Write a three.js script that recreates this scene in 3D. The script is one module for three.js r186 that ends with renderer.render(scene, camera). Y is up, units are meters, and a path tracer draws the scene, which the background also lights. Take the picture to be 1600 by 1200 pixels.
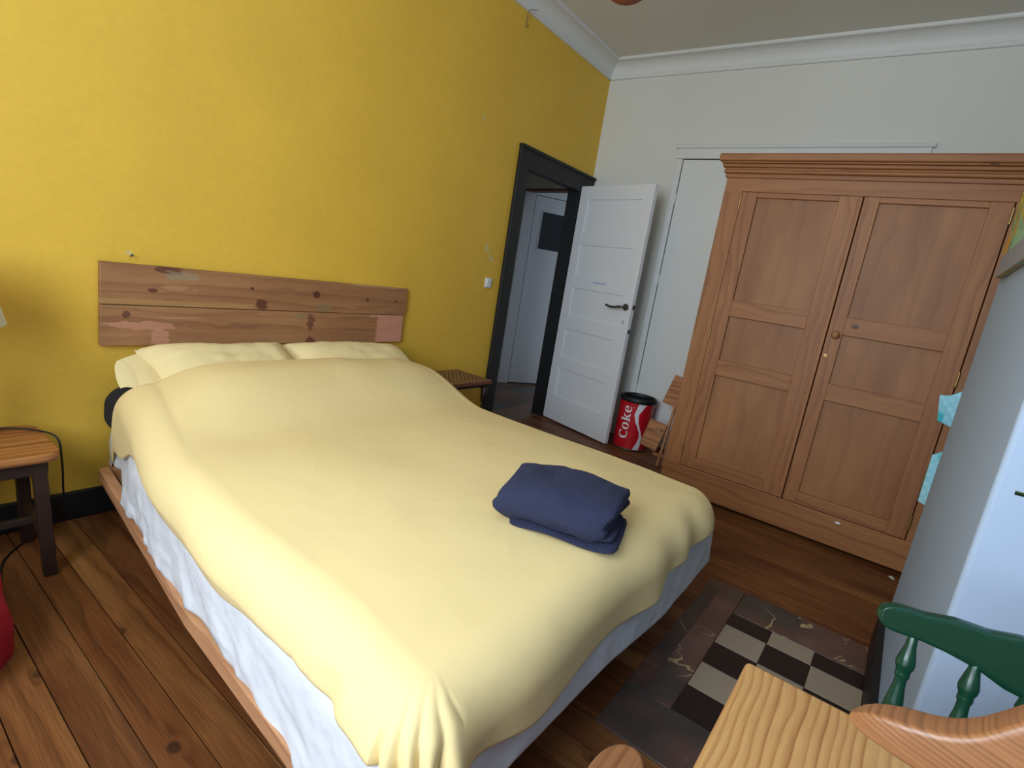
import * as THREE from 'three';
import { RoundedBoxGeometry } from 'three/addons/geometries/RoundedBoxGeometry.js';
import { mergeGeometries, mergeVertices, toCreasedNormals } from 'three/addons/utils/BufferGeometryUtils.js';
import { RectAreaLightUniformsLib } from 'three/addons/lights/RectAreaLightUniformsLib.js';

// ---------------------------------------------------------------- camera, sky, daylight, exposure
// y up, metres. Yellow wall is z = 0, wardrobe wall is x = 0, the room lies at x < 0, z > 0.
const scene = new THREE.Scene();
const camera = new THREE.PerspectiveCamera(71.07, 4 / 3, 0.02, 60);
camera.rotation.order = 'YXZ';
camera.position.set(-4.299, 1.247, 2.527);
camera.rotation.set(THREE.MathUtils.degToRad(-11.699), THREE.MathUtils.degToRad(-54.731), THREE.MathUtils.degToRad(8.974));
scene.background = new THREE.Color(0.62, 0.74, 0.92);
const renderer = new THREE.WebGLRenderer();
renderer.toneMapping = THREE.LinearToneMapping;
renderer.toneMappingExposure = 0.385;
renderer.shadowMap.enabled = true;
RectAreaLightUniformsLib.init();
const WIN = { z0: 1.2, z1: 2.5, y0: 0.95, y1: 2.75, x: -5.2 };
const daylight = new THREE.RectAreaLight(new THREE.Color(0.78, 0.89, 1.0), 38, WIN.z1 - WIN.z0, WIN.y1 - WIN.y0);
daylight.position.set(WIN.x - 0.33, (WIN.y0 + WIN.y1) / 2, (WIN.z0 + WIN.z1) / 2);
daylight.lookAt(0, (WIN.y0 + WIN.y1) / 2, (WIN.z0 + WIN.z1) / 2);
daylight.name = 'window_daylight';
scene.add(daylight);

// ---------------------------------------------------------------- helpers
const V3 = (x, y, z) => new THREE.Vector3(x, y, z);
const clamp = (v, a = 0, b = 1) => Math.min(b, Math.max(a, v));
const mix = (a, b, t) => a + (b - a) * t;
const sstep = (a, b, v) => { const t = clamp((v - a) / (b - a)); return t * t * (3 - 2 * t); };
let seedState = 12345;
const rnd = () => { seedState = (seedState * 1664525 + 1013904223) >>> 0; return seedState / 4294967296; };
function hash(x, y, s) { let h = (x * 374761393 + y * 668265263 + s * 1442695041) | 0; h = Math.imul(h ^ (h >>> 13), 1274126177); return ((h ^ (h >>> 16)) >>> 0) / 4294967296; }
function noise(x, y, s = 0, px = 0, py = 0) {        // value noise, 0..1, periodic when px / py are set
  const xi = Math.floor(x), yi = Math.floor(y), fx = x - xi, fy = y - yi;
  const u = fx * fx * (3 - 2 * fx), v = fy * fy * (3 - 2 * fy);
  const w = (i, p) => p ? ((i % p) + p) % p : i;
  const x0 = w(xi, px), x1 = w(xi + 1, px), y0 = w(yi, py), y1 = w(yi + 1, py);
  return mix(mix(hash(x0, y0, s), hash(x1, y0, s), u), mix(hash(x0, y1, s), hash(x1, y1, s), u), v);
}
const fbm = (x, y, s = 0, o = 4, px = 0, py = 0) => { let a = 0.5, r = 0, n = 0; for (let i = 0; i < o; i++) { r += a * noise(x, y, s + i * 17, px, py); n += a; a *= 0.5; x *= 2; y *= 2; px *= 2; py *= 2; } return r / n; };
const ridge = (x, y, s) => { let a = 0.6, r = 0; for (let i = 0; i < 3; i++) { r += a * (1 - Math.abs(2 * noise(x, y, s + i * 9) - 1)); a *= 0.5; x *= 2.1; y *= 2.1; } return r; };
const used = {};
const numbered = n => { const k = used[n] = (used[n] ?? -1) + 1; return k ? `${n}_${String(k).padStart(3, '0')}` : n; };
function mesh(name, geo, mat, parent = scene) {
  const m = new THREE.Mesh(geo, mat); m.castShadow = m.receiveShadow = true;
  m.name = parent === scene ? numbered(name) : name; parent.add(m); return m;
}
function thing(name, label, category, [x, y, z] = [0, 0, 0], turn = 0, group) {
  const g = new THREE.Group(); g.name = numbered(name); g.position.set(x, y, z); g.rotation.y = turn; scene.add(g);
  g.userData = { label, category }; if (group) g.userData.group = group; return g;
}
function tag(o, label, category, group) { o.userData.label = label; o.userData.category = category; if (group) o.userData.group = group; return o; }
function struct(o, label) { o.userData.kind = 'structure'; if (label) o.userData.label = label; return o; }
function part(name, parent) { const g = new THREE.Group(); g.name = name; parent.add(g); return g; }
const clean = g => { const h = g.index ? g.toNonIndexed() : g; for (const k of Object.keys(h.attributes)) if (!['position', 'normal', 'uv'].includes(k)) h.deleteAttribute(k); return h; };
const merge = l => mergeGeometries(l.map(clean));
function bx(x0, x1, y0, y1, z0, z1, r = 0) {
  const w = x1 - x0, h = y1 - y0, d = z1 - z0;
  const g = r ? new RoundedBoxGeometry(w, h, d, 2, Math.min(r, w / 2.01, h / 2.01, d / 2.01)) : new THREE.BoxGeometry(w, h, d);
  g.translate((x0 + x1) / 2, (y0 + y1) / 2, (z0 + z1) / 2); return g;
}
function grainUV(geo, axis = 'z', o = 0, q = 0, L = 2, W = 0.5) {     // uv in metres / texture size, grain along the axis
  const p = geo.attributes.position, n = geo.attributes.normal, uv = new Float32Array(p.count * 2);
  for (let i = 0; i < p.count; i++) {
    const P = { x: p.getX(i), y: p.getY(i), z: p.getZ(i) }, N = { x: Math.abs(n.getX(i)), y: Math.abs(n.getY(i)), z: Math.abs(n.getZ(i)) };
    const rest = ['x', 'y', 'z'].filter(k => k !== axis); let c;
    if (N[rest[0]] > N[rest[1]]) c = P[rest[1]] + 0.37; else c = P[rest[0]];
    uv[2 * i] = P[axis] / L + o; uv[2 * i + 1] = c / W + q;
  }
  geo.setAttribute('uv', new THREE.BufferAttribute(uv, 2)); return geo;
}
function planarUV(geo, a, b, su = 1, sv = su) {
  const p = geo.attributes.position, uv = new Float32Array(p.count * 2);
  for (let i = 0; i < p.count; i++) { const P = { x: p.getX(i), y: p.getY(i), z: p.getZ(i) }; uv[2 * i] = P[a] / su; uv[2 * i + 1] = P[b] / sv; }
  geo.setAttribute('uv', new THREE.BufferAttribute(uv, 2)); return geo;
}
function dataTex(w, h, f, srgb = true) {
  const d = new Uint8Array(w * h * 4);
  for (let j = 0; j < h; j++) for (let i = 0; i < w; i++) { const c = f(i / w, j / h), k = 4 * (j * w + i); d[k] = clamp(c[0], 0, 255); d[k + 1] = clamp(c[1], 0, 255); d[k + 2] = clamp(c[2], 0, 255); d[k + 3] = 255; }
  const t = new THREE.DataTexture(d, w, h); t.wrapS = t.wrapT = THREE.RepeatWrapping; t.magFilter = THREE.LinearFilter; t.minFilter = THREE.LinearFilter;
  if (srgb) t.colorSpace = THREE.SRGBColorSpace; t.needsUpdate = true; return t;
}
// wood: u runs along the grain (2 m), v across (0.5 m); periodic both ways
function woodTex(s, light, dark, { rings = 14, wob = 3.2, power = 2.2, knots = 5, strength = 1, fibre = 10, w = 1024, h = 512, patches = [], blotch = 14, knotCol = [60, 32, 18], jit = 0.25 } = {}) {
  const K = []; let st = s * 7919 + 11; const r = () => { st = (st * 1664525 + 1013904223) >>> 0; return st / 4294967296; };
  for (let i = 0; i < knots; i++) K.push([r(), r(), 0.006 + 0.010 * r()]);
  return dataTex(w, h, (u, v) => {
    let t = v * rings + wob * (fbm(u * 3, v * 4, s, 3, 3, 4) - 0.5) + jit * (noise(u * 24, v * 8, s + 5, 24, 8) - 0.5), core = 0;
    for (const [a, b, rad] of K) {
      let du = u - a, dv = v - b; du -= Math.round(du); dv -= Math.round(dv);
      const X = du * 2, Y = dv * 0.5, d2 = (X * X) / 9 + Y * Y;
      t += 1.6 * Math.exp(-d2 / (rad * rad * 5)) * (dv > 0 ? 1 : -1) * 0.6;
      const e = Math.hypot(X / 1.5, Y) / rad; if (e < 1.25) core = Math.max(core, 1 - sstep(0.6, 1.25, e));
    }
    const tf = Math.floor(t), g = t - tf, ring = Math.pow(g < 0.85 ? g / 0.85 : (1 - g) / 0.15, power) * strength * (0.35 + 1.0 * hash(((tf % rings) + rings) % rings, 3, s));
    const f = (noise(u * 30, v * 256, s + 3, 30, 256) - 0.5) * fibre + (fbm(u * 4, v * 4, s + 31, 3, 4, 4) - 0.5) * 2 * blotch;
    const c = [0, 1, 2].map(k => mix(mix(light[k], dark[k], clamp(ring)), knotCol[k], core * 0.75) + f * (k === 2 ? 0.7 : 1));
    for (const p of patches) {
      const e = (p.box ? Math.max(Math.abs(u - p.u) / p.ru, Math.abs(v - p.v) / p.rv) : Math.hypot((u - p.u) / p.ru, (v - p.v) / p.rv)) + (fbm(u * 40, v * 20, s + 71, 3) - 0.5) * (p.rough ?? 0.6);
      const a = (1 - sstep(0.9, 1.02, e)) * (p.a ?? 0.8);
      for (let k = 0; k < 3; k++) c[k] = mix(c[k], p.c[k] + f, a);
    }
    return c;
  });
}
const std = (o) => new THREE.MeshStandardMaterial(o);
const noiseTex = (s, n, oct, sz = 256) => dataTex(sz, sz, (u, v) => { const q = fbm(u * n, v * n, s, oct, n, n) * 255; return [q, q, q]; }, false);
const rep = (t, x, y = x) => { const c = t.clone(); c.repeat.set(x, y); c.needsUpdate = true; return c; };

// ---------------------------------------------------------------- materials
const T = {
  fine: noiseTex(3, 32, 3), broad: noiseTex(8, 6, 4),
  crumple: dataTex(512, 512, (u, v) => { const q = (0.55 * fbm(u * 5, v * 5, 41, 4, 5, 5) + 0.45 * (1 - Math.abs(2 * fbm(u * 6, v * 6, 47, 3, 6, 6) - 1))) * 255; return [q, q, q]; }, false),
  weave: dataTex(256, 256, (u, v) => { const q = 127 + 60 * Math.sin(u * 402) * Math.sin(v * 402) + 50 * (noise(u * 128, v * 128, 9, 128, 128) - 0.5); return [q, q, q]; }, false),
  floor: woodTex(11, [126, 78, 40], [86, 50, 23], { rings: 9, wob: 1.8, knots: 6, fibre: 22, blotch: 32, strength: 0.7 }),
  floorB: woodTex(12, [116, 70, 36], [78, 44, 20], { rings: 8, wob: 2.2, knots: 6, fibre: 22, blotch: 32, strength: 0.7 }),
  robe: woodTex(21, [152, 99, 55], [124, 76, 40], { rings: 10, wob: 2.4, knots: 1, fibre: 9, blotch: 12, strength: 0.7 }),
  robeB: woodTex(22, [146, 96, 54], [128, 80, 43], { rings: 5, wob: 1.6, knots: 0, fibre: 8, blotch: 16, strength: 0.5 }),
  pine: woodTex(31, [194, 148, 92], [154, 102, 55], { rings: 34, wob: 3.4, jit: 0.1, power: 2.6, knots: 3, fibre: 10, blotch: 6, strength: 0.85, knotCol: [150, 100, 55] }),  // table pine darkened overall to include shade from the person behind the camera
  chair: woodTex(33, [138, 92, 57], [106, 67, 40], { strength: 0.7, rings: 40, wob: 3, knots: 0, fibre: 12, blotch: 8 }),  // orange-brown armchair wood, with body shade from behind the camera mixed into its tones
  stool: woodTex(35, [168, 108, 58], [120, 70, 32], { rings: 12, knots: 4, fibre: 14 }),
  rail: woodTex(37, [196, 144, 104], [170, 116, 80], { rings: 12, knots: 3 }),
};
const M = {
  trimWhite: std({ color: 0xd9d9d6, roughness: 0.6, bumpMap: rep(T.fine, 2), bumpScale: 0.0006 }),
  doorWhite: std({ color: 0xdedfe2, roughness: 0.35, bumpMap: rep(T.broad, 2), bumpScale: 0.0004 }),
  ceiling: std({ color: 0xdad7cc, roughness: 0.9 }),
  black: std({ color: 0x131314, roughness: 0.55 }),
  groove: std({ color: 0x2a2724, roughness: 0.9 }),
  floor: std({ map: T.floor, roughness: 0.5, bumpMap: T.floor, bumpScale: 0.0004 }),
  floorB: std({ map: T.floorB, roughness: 0.5, bumpMap: T.floorB, bumpScale: 0.0004 }),
  robe: std({ map: T.robe, roughness: 0.55 }), robeB: std({ map: T.robeB, roughness: 0.55 }),
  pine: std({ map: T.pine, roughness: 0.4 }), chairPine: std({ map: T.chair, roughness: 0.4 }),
  stoolTop: std({ map: T.stool, roughness: 0.5 }), rail: std({ map: T.rail, roughness: 0.6 }),
  darkWood: std({ color: 0x2c1a12, roughness: 0.5, bumpMap: rep(T.fine, 3), bumpScale: 0.0005 }),
  green: std({ color: 0x083626, roughness: 0.28, bumpMap: rep(T.broad, 3), bumpScale: 0.0006 }),
  brass: std({ color: 0xa58a52, metalness: 0.85, roughness: 0.4 }),
  steel: std({ color: 0x77736a, metalness: 0.9, roughness: 0.35 }),
  darkMetal: std({ color: 0x2b2a29, metalness: 0.7, roughness: 0.5 }),
  duvet: new THREE.MeshPhysicalMaterial({ color: 0xf0d79c, roughness: 0.85, sheen: 0.25, sheenRoughness: 0.6, bumpMap: T.crumple, bumpScale: 0.004 }),
  pillow: new THREE.MeshPhysicalMaterial({ color: 0xf2dca4, roughness: 0.88, sheen: 0.2, sheenRoughness: 0.6, bumpMap: rep(T.crumple, 1), bumpScale: 0.006 }),
  sheet: std({ color: 0xd2d3d9, roughness: 0.9, bumpMap: rep(T.crumple, 1.5), bumpScale: 0.012 }),
  navy: new THREE.MeshPhysicalMaterial({ color: 0x2a2e4a, roughness: 0.95, sheen: 0.5, sheenRoughness: 0.5, sheenColor: new THREE.Color(0x3a4470), bumpMap: rep(T.fine, 4), bumpScale: 0.003 }),
  blackCloth: std({ color: 0x17171d, roughness: 0.95 }),
  plastic: std({ color: 0xdfe0e4, roughness: 0.35 }),
  red: std({ color: 0xa80f20, roughness: 0.8, bumpMap: rep(T.crumple, 2), bumpScale: 0.006 }),
  cable: std({ color: 0x151515, roughness: 0.5 }),
};

// ---------------------------------------------------------------- room shell
const RX = -5.2, RZ = 3.15, CH = 3.05;
{ // floor of separate boards running along z
  const fl = new THREE.Group(); fl.name = 'floor'; scene.add(fl); struct(fl, 'worn orange-brown varnished floorboards');
  mesh('subfloor', bx(RX - 0.2, 0.1, -0.12, -0.022, -0.16, RZ + 0.1), M.groove, fl);
  const w = 0.1, x00 = -3.855 - 14 * w;
  for (let k = 0; ; k++) {
    const a = x00 + k * w; if (a > 0) break;
    const g = bx(a + 0.0016, Math.min(0.02, a + w - 0.0016), -0.022, -(k * 37 % 5) * 0.0001, -0.02, RZ + 0.02);
    mesh('plank', grainUV(g, 'z', rnd(), rnd()), k % 3 === 1 ? M.floorB : M.floor, fl);
  }
}
// yellow wall: paint with roller texture and chips of bare plaster
const yellowTex = (() => {
  const chips = [[-1.294, 1.377, 0.022, 0.030], [-1.235, 1.308, 0.022, 0.022], [-1.255, 1.345, 0.010, 0.012], [-1.50, 2.18, 0.02, 0.012], [-3.47, 1.085, 0.012, 0.010]];
  return dataTex(1024, 660, (u, v) => {
    const x = mix(RX, 0.05, u), y = v * CH;
    const n = (fbm(x * 3, y * 3, 4, 4) - 0.5) * 12 + (noise(x * 60, y * 60, 6) - 0.5) * 5;
    let c = [230 + n, 186 + n * 0.9, 66 + n * 0.3];
    for (const [cx, cy, a, b] of chips) {
      const e = Math.hypot((x - cx) / a, (y - cy) / b) + (fbm(x * 70, y * 70, 15, 3) - 0.5) * 1.6;
      const k = 0.75 * (1 - sstep(0.75, 0.95, e)); c = [mix(c[0], 214, k), mix(c[1], 200, k), mix(c[2], 160, k)];
    }
    return c;
  });
})();
M.yellow = std({ map: yellowTex, roughness: 0.62, bumpMap: rep(T.fine, 14, 9), bumpScale: 0.0003 });
M.wall = std({ color: 0xd8d7cf, roughness: 0.8, bumpMap: rep(T.fine, 1), bumpScale: 0.0007 });
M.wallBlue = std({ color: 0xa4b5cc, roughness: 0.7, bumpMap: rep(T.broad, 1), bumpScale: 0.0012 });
{
  const DX0 = -0.974, DX1 = -0.186, DY = 2.035;
  const g = merge([bx(RX - 0.45, DX0, -0.1, CH + 0.1, -0.10, 0), bx(DX1, 0.2, -0.1, CH + 0.1, -0.10, 0), bx(DX0, DX1, DY, CH + 0.1, -0.10, 0)]);
  const p = g.attributes.position, uv = g.attributes.uv;
  for (let i = 0; i < p.count; i++) uv.setXY(i, (p.getX(i) - RX) / (0.05 - RX), p.getY(i) / CH);
  struct(mesh('wall_back', g, M.yellow), 'bright yellow painted wall behind the bed');
  struct(mesh('wall_right', planarUV(bx(0, 0.14, -0.1, CH + 0.1, -0.0, RZ + 0.1), 'z', 'y'), M.wall), 'off-white wall behind the wardrobe');
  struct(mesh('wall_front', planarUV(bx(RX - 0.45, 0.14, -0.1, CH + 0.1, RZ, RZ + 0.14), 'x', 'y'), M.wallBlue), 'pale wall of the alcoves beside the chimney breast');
  const { z0, z1, y0, y1 } = WIN;
  struct(mesh('wall_left', planarUV(merge([bx(RX - 0.42, RX, -0.1, CH + 0.1, -0.14, z0), bx(RX - 0.42, RX, -0.1, CH + 0.1, z1, RZ + 0.1), bx(RX - 0.42, RX, -0.1, y0, z0, z1), bx(RX - 0.42, RX, y1, CH + 0.1, z0, z1)]), 'z', 'y'), M.wall), 'window wall');
  struct(mesh('ceiling', bx(RX - 0.45, 0.14, CH, CH + 0.12, -0.14, RZ + 0.14), M.ceiling), 'off-white plaster ceiling');
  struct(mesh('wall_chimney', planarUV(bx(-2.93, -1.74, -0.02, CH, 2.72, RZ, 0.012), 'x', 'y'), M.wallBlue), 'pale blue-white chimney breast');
  // window in the left wall, beside the camera
  const wn = new THREE.Group(); wn.name = 'window_1'; scene.add(wn); struct(wn, 'tall window lighting the room');
  const xo = RX - 0.41, f = 0.05, zm = (z0 + z1) / 2;
  mesh('window_frame', merge([bx(xo, xo + 0.06, y0, y1, z0, z0 + f), bx(xo, xo + 0.06, y0, y1, z1 - f, z1), bx(xo, xo + 0.06, y0, y0 + f, z0, z1), bx(xo, xo + 0.06, y1 - f, y1, z0, z1), bx(xo, xo + 0.06, y0, y1, zm - 0.025, zm + 0.025)]), M.trimWhite, wn);
  const glass = new THREE.MeshPhysicalMaterial({ color: 0xffffff, transmission: 1, roughness: 0, thickness: 0, ior: 1.45 });
  for (const [a, b] of [[z0 + f, zm - 0.025], [zm + 0.025, z1 - f]]) mesh('pane', bx(xo + 0.025, xo + 0.029, y0 + f, y1 - f, a, b), glass, wn);
  mesh('window_sill', bx(RX - 0.35, RX + 0.04, y0 - 0.03, y0, z0 - 0.04, z1 + 0.04, 0.008), M.trimWhite, wn);
  // plaster cornice: wall moulding, cove, ceiling bead
  const prof = [[0, 0], [0.016, 0], [0.020, 0.008], [0.018, 0.020], [0.022, 0.026]];
  for (let i = 0; i <= 8; i++) { const a = i / 8 * Math.PI / 2; prof.push([0.022 + 0.085 * (1 - Math.cos(a)), 0.026 + 0.08 * Math.sin(a)]); }
  prof.push([0.118, 0.106], [0.124, 0.112], [0.124, CH - 2.923], [0, CH - 2.923]);
  const cornice = (L) => { const s = new THREE.Shape(prof.map(([a, b]) => new THREE.Vector2(a, b))); return new THREE.ExtrudeGeometry(s, { depth: L, bevelEnabled: false, steps: 1 }); };
  const g1 = cornice(-RX); g1.rotateY(-Math.PI / 2); // profile x -> z, extrude z -> -x
  g1.translate(0, 2.923, 0); struct(mesh('trim_1', g1, M.trimWhite), 'white plaster cornice above the yellow wall');
  const g2 = cornice(RZ); g2.scale(-1, 1, 1); { const ix = g2.index; const a = g2.attributes.position.array; if (!ix) for (const k of ['position', 'normal', 'uv']) { const at = g2.attributes[k], n = at.itemSize, ar = at.array; for (let i = 0; i < at.count; i += 3) for (let c = 0; c < n; c++) { const t = ar[(i + 1) * n + c]; ar[(i + 1) * n + c] = ar[(i + 2) * n + c]; ar[(i + 2) * n + c] = t; } } }
  g2.computeVertexNormals(); g2.translate(0, 2.923, 0); struct(mesh('trim_2', g2, M.trimWhite), 'white plaster cornice above the wardrobe wall');
  // black skirting
  struct(mesh('baseboard_back', bx(RX, -1.094, 0, 0.118, 0, 0.022, 0.006), M.black), 'black painted skirting board under the yellow wall');
  struct(mesh('baseboard_chimney', merge([bx(-2.955, -1.715, 0, 0.125, 2.695, 2.722, 0.006), bx(-2.955, -2.929, 0, 0.125, 2.70, RZ, 0.006), bx(-1.741, -1.715, 0, 0.125, 2.70, RZ, 0.006)]), M.black), 'black skirting board round the chimney breast');
  // black door casing
  const cs = new THREE.Group(); cs.name = 'trim_3'; scene.add(cs); struct(cs, 'black painted door casing in the yellow wall');
  mesh('casing_upright', bx(-1.094, -0.974, 0, 2.0, 0, 0.028, 0.006), M.black, cs);
  mesh('casing_upright', bx(-0.2055, -0.07, 0, 2.0, -0.004, 0.018, 0.002), M.black, cs);
  mesh('casing_lintel', merge([bx(-1.094, -0.012, 1.985, 2.13, 0, 0.03, 0.006), bx(-1.10, -0.006, 2.112, 2.136, 0, 0.042, 0.008)]), M.black, cs);
  mesh('jamb', bx(-0.976, -0.955, 0, 2.035, -0.103, -0.0, 0.003), M.black, cs);
  mesh('jamb', bx(-0.205, -0.184, 0, 2.035, -0.103, -0.0, 0.003), M.black, cs);
  mesh('jamb_head', bx(-0.976, -0.184, 2.0, 2.037, -0.103, -0.0, 0.003), M.black, cs);
  // flush cupboard door and its casing on the wardrobe wall
  const cu = new THREE.Group(); cu.name = 'trim_4'; scene.add(cu); struct(cu, 'white casing of a flush cupboard door behind the wardrobe');
  mesh('casing_upright', bx(-0.022, 0, 0, 2.30, 0.725, 0.780, 0.006), M.trimWhite, cu);
  mesh('casing_upright', bx(-0.022, 0, 0, 2.30, 2.29, 2.345, 0.006), M.trimWhite, cu);
  mesh('casing_head', merge([bx(-0.022, 0, 2.302, 2.385, 0.725, 2.345, 0.006), bx(-0.036, 0, 2.375, 2.40, 0.71, 2.36, 0.006)]), M.trimWhite, cu);
  const cd = new THREE.Group(); cd.name = 'door_2'; scene.add(cd); struct(cd, 'flush off-white cupboard door behind the wardrobe');
  mesh('leaf', bx(-0.014, 0, 0.01, 2.294, 0.786, 2.284, 0.002), M.trimWhite, cd);
  mesh('gap', bx(-0.003, 0, 0.0, 2.302, 0.780, 2.29), M.groove, cd);
  for (const y of [0.45, 1.365, 2.0]) mesh('hinge', new THREE.CylinderGeometry(0.006, 0.006, 0.07, 8).translate(-0.02, y, 0.784), M.trimWhite, cd);
}
// hallway behind the door
{
  const P0 = [0.469, -1.086], D = [0.8729, 0.4880];   // hall wall stands at an angle
  const hall = new THREE.Group(); hall.name = 'wall_hall'; scene.add(hall); struct(hall, 'pale hallway wall seen through the doorway');
  const ang = -Math.atan2(D[1], D[0]);
  hall.position.set(P0[0], 0, P0[1]); hall.rotation.y = ang;
  mesh('wall_panel', bx(-2.6, 1.4, 0, 2.9, -0.14, -0.03), M.wall, hall);
  mesh('casing_upright', bx(0.03, 0.158, 0, 2.13, -0.035, 0.0, 0.005), M.doorWhite, hall);
  mesh('casing_head', bx(0.03, 1.1, 2.085, 2.16, -0.035, 0.0, 0.005), M.doorWhite, hall);
  const d3 = new THREE.Group(); d3.name = 'door_3'; scene.add(d3); struct(d3, 'white hallway door with a dark glazed pane'); d3.position.copy(hall.position); d3.rotation.y = ang;
  mesh('door_gap', bx(0.158, 0.97, 0.0, 2.085, -0.03, -0.026), M.groove, d3);
  mesh('leaf', merge([bx(0.166, 0.26, 0.012, 2.078, -0.026, -0.006), bx(0.87, 0.96, 0.012, 2.078, -0.026, -0.006), bx(0.26, 0.87, 0.012, 1.53, -0.026, -0.006), bx(0.26, 0.87, 1.925, 2.078, -0.026, -0.006)]), M.doorWhite, d3);
  mesh('pane', bx(0.26, 0.87, 1.53, 1.925, -0.024, -0.014), std({ color: 0x0e0e11, roughness: 0.3 }), d3);
  mesh('glazing_bead', merge([bx(0.255, 0.875, 1.518, 1.532, -0.02, 0.0), bx(0.255, 0.268, 1.53, 1.925, -0.02, -0.002)]), M.doorWhite, d3);
  const hf = new THREE.Group(); hf.name = 'floor_hall'; scene.add(hf); struct(hf, 'brown parquet hallway floor');
  mesh('slab', bx(-2.5, 2.4, -0.1, -0.016, -2.6, -0.02), M.groove, hf);
  const hm = [0x7a5c48, 0x8a6650, 0x6a5444, 0x5f6a66].map(c => std({ color: c, roughness: 0.45 }));
  const hg = new THREE.BoxGeometry(0.30, 0.016, 0.148);
  for (let i = 0; i < 8; i++) for (let j = 0; j < 8; j++) {
    const x = -1.0 + i * 0.302 + (j % 2) * 0.15, z = -0.095 - j * 0.15; if (z < -1.5 || x > 1.3) continue;
    const m = mesh('parquet_block', hg, hm[(i * 5 + j * 3) % 7 === 2 ? 3 : (i * 3 + j * 7) % 3], hf); m.position.set(x, -0.008, z);
  }
  struct(mesh('ceiling_hall', bx(-2.5, 2.4, 2.85, 2.95, -2.6, -0.12), M.ceiling), 'hallway ceiling');
  struct(mesh('wall_hall_side', bx(-2.5, -2.36, 0, 2.9, -2.6, -0.1), M.wall), 'hallway end wall');
  struct(mesh('wall_hall_end', bx(1.75, 1.89, 0, 2.9, -2.6, 0.0), M.wall), 'far hallway end wall');
  const hd = new THREE.Group(); hd.name = 'trim_5'; scene.add(hd); struct(hd, 'hallway header with a brown wooden rail');
  hd.position.set(0.506, 0, -1.1); hd.rotation.y = Math.atan2(0.387 - 0.506, -0.445 + 1.1);
  mesh('header', bx(0.0, 0.1, 2.115, 2.86, -0.25, 0.95), M.wall, hd);
  mesh('wooden_rail', bx(-0.012, 0.1, 2.096, 2.116, -0.25, 0.95), std({ color: 0x6b4230, roughness: 0.6 }), hd);
}
// open white panelled door
{
  const d = new THREE.Group(); d.name = 'door_1'; scene.add(d); struct(d, 'white five-panel bedroom door standing open');
  d.position.set(-0.189, 0, 0.035); d.rotation.y = Math.atan2(-(0.781 - 0.035), -0.396 + 0.189) ; // local +x runs from hinge to free edge
  const W = 0.775, H = 2.028, t = 0.019;
  const rows = [[1.655, 1.918], [1.295, 1.552], [0.955, 1.192], [0.59, 0.836], [0.238, 0.485]];
  // the face that looks into the room is local -z after the turn; build both faces alike
  mesh('stile', bx(0, 0.098, 0.012, H, -t, t, 0.003), M.doorWhite, d);
  mesh('stile', bx(0.672, W, 0.012, H, -t, t, 0.003), M.doorWhite, d);
  const ys = [0.012, ...rows.slice().reverse().flat(), H];
  for (let i = 0; i < ys.length; i += 2) mesh('rail', bx(0.0975, 0.6725, ys[i], ys[i + 1], -t, t, 0.003), M.doorWhite, d);
  for (const [a, b] of rows) mesh('panel', bx(0.095, 0.675, a - 0.004, b + 0.004, -0.0085, 0.0085), M.doorWhite, d);
  for (const s of [-1, 1]) {
    const h = part('door_handle', d);
    mesh('rose', new THREE.CylinderGeometry(0.026, 0.026, 0.012, 20).rotateX(Math.PI / 2).translate(0.722, 1.112, s * (t + 0.006)), M.steel, h);
    const c = new THREE.CatmullRomCurve3([V3(0.722, 1.112, s * (t + 0.01)), V3(0.722, 1.112, s * (t + 0.05)), V3(0.70, 1.110, s * (t + 0.056)), V3(0.65, 1.100, s * (t + 0.056)), V3(0.60, 1.098, s * (t + 0.054)), V3(0.555, 1.106, s * (t + 0.05))]);
    mesh('lever', new THREE.TubeGeometry(c, 24, 0.0095, 8), M.steel, h);
  }
  mesh('keyhole', bx(0.715, 0.721, 0.98, 1.008, -t - 0.001, t + 0.001), M.black, d);
  mesh('latch', bx(W - 0.002, W + 0.012, 1.10, 1.135, -0.006, 0.006, 0.003), M.darkMetal, d);
  mesh('latch', bx(W - 0.002, W + 0.009, 0.915, 0.945, -0.006, 0.006, 0.002), M.darkMetal, d);
  for (const y of [0.25, 1.75]) mesh('hinge', new THREE.CylinderGeometry(0.008, 0.008, 0.09, 8).translate(-0.004, y, 0), M.black, d);
}

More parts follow.
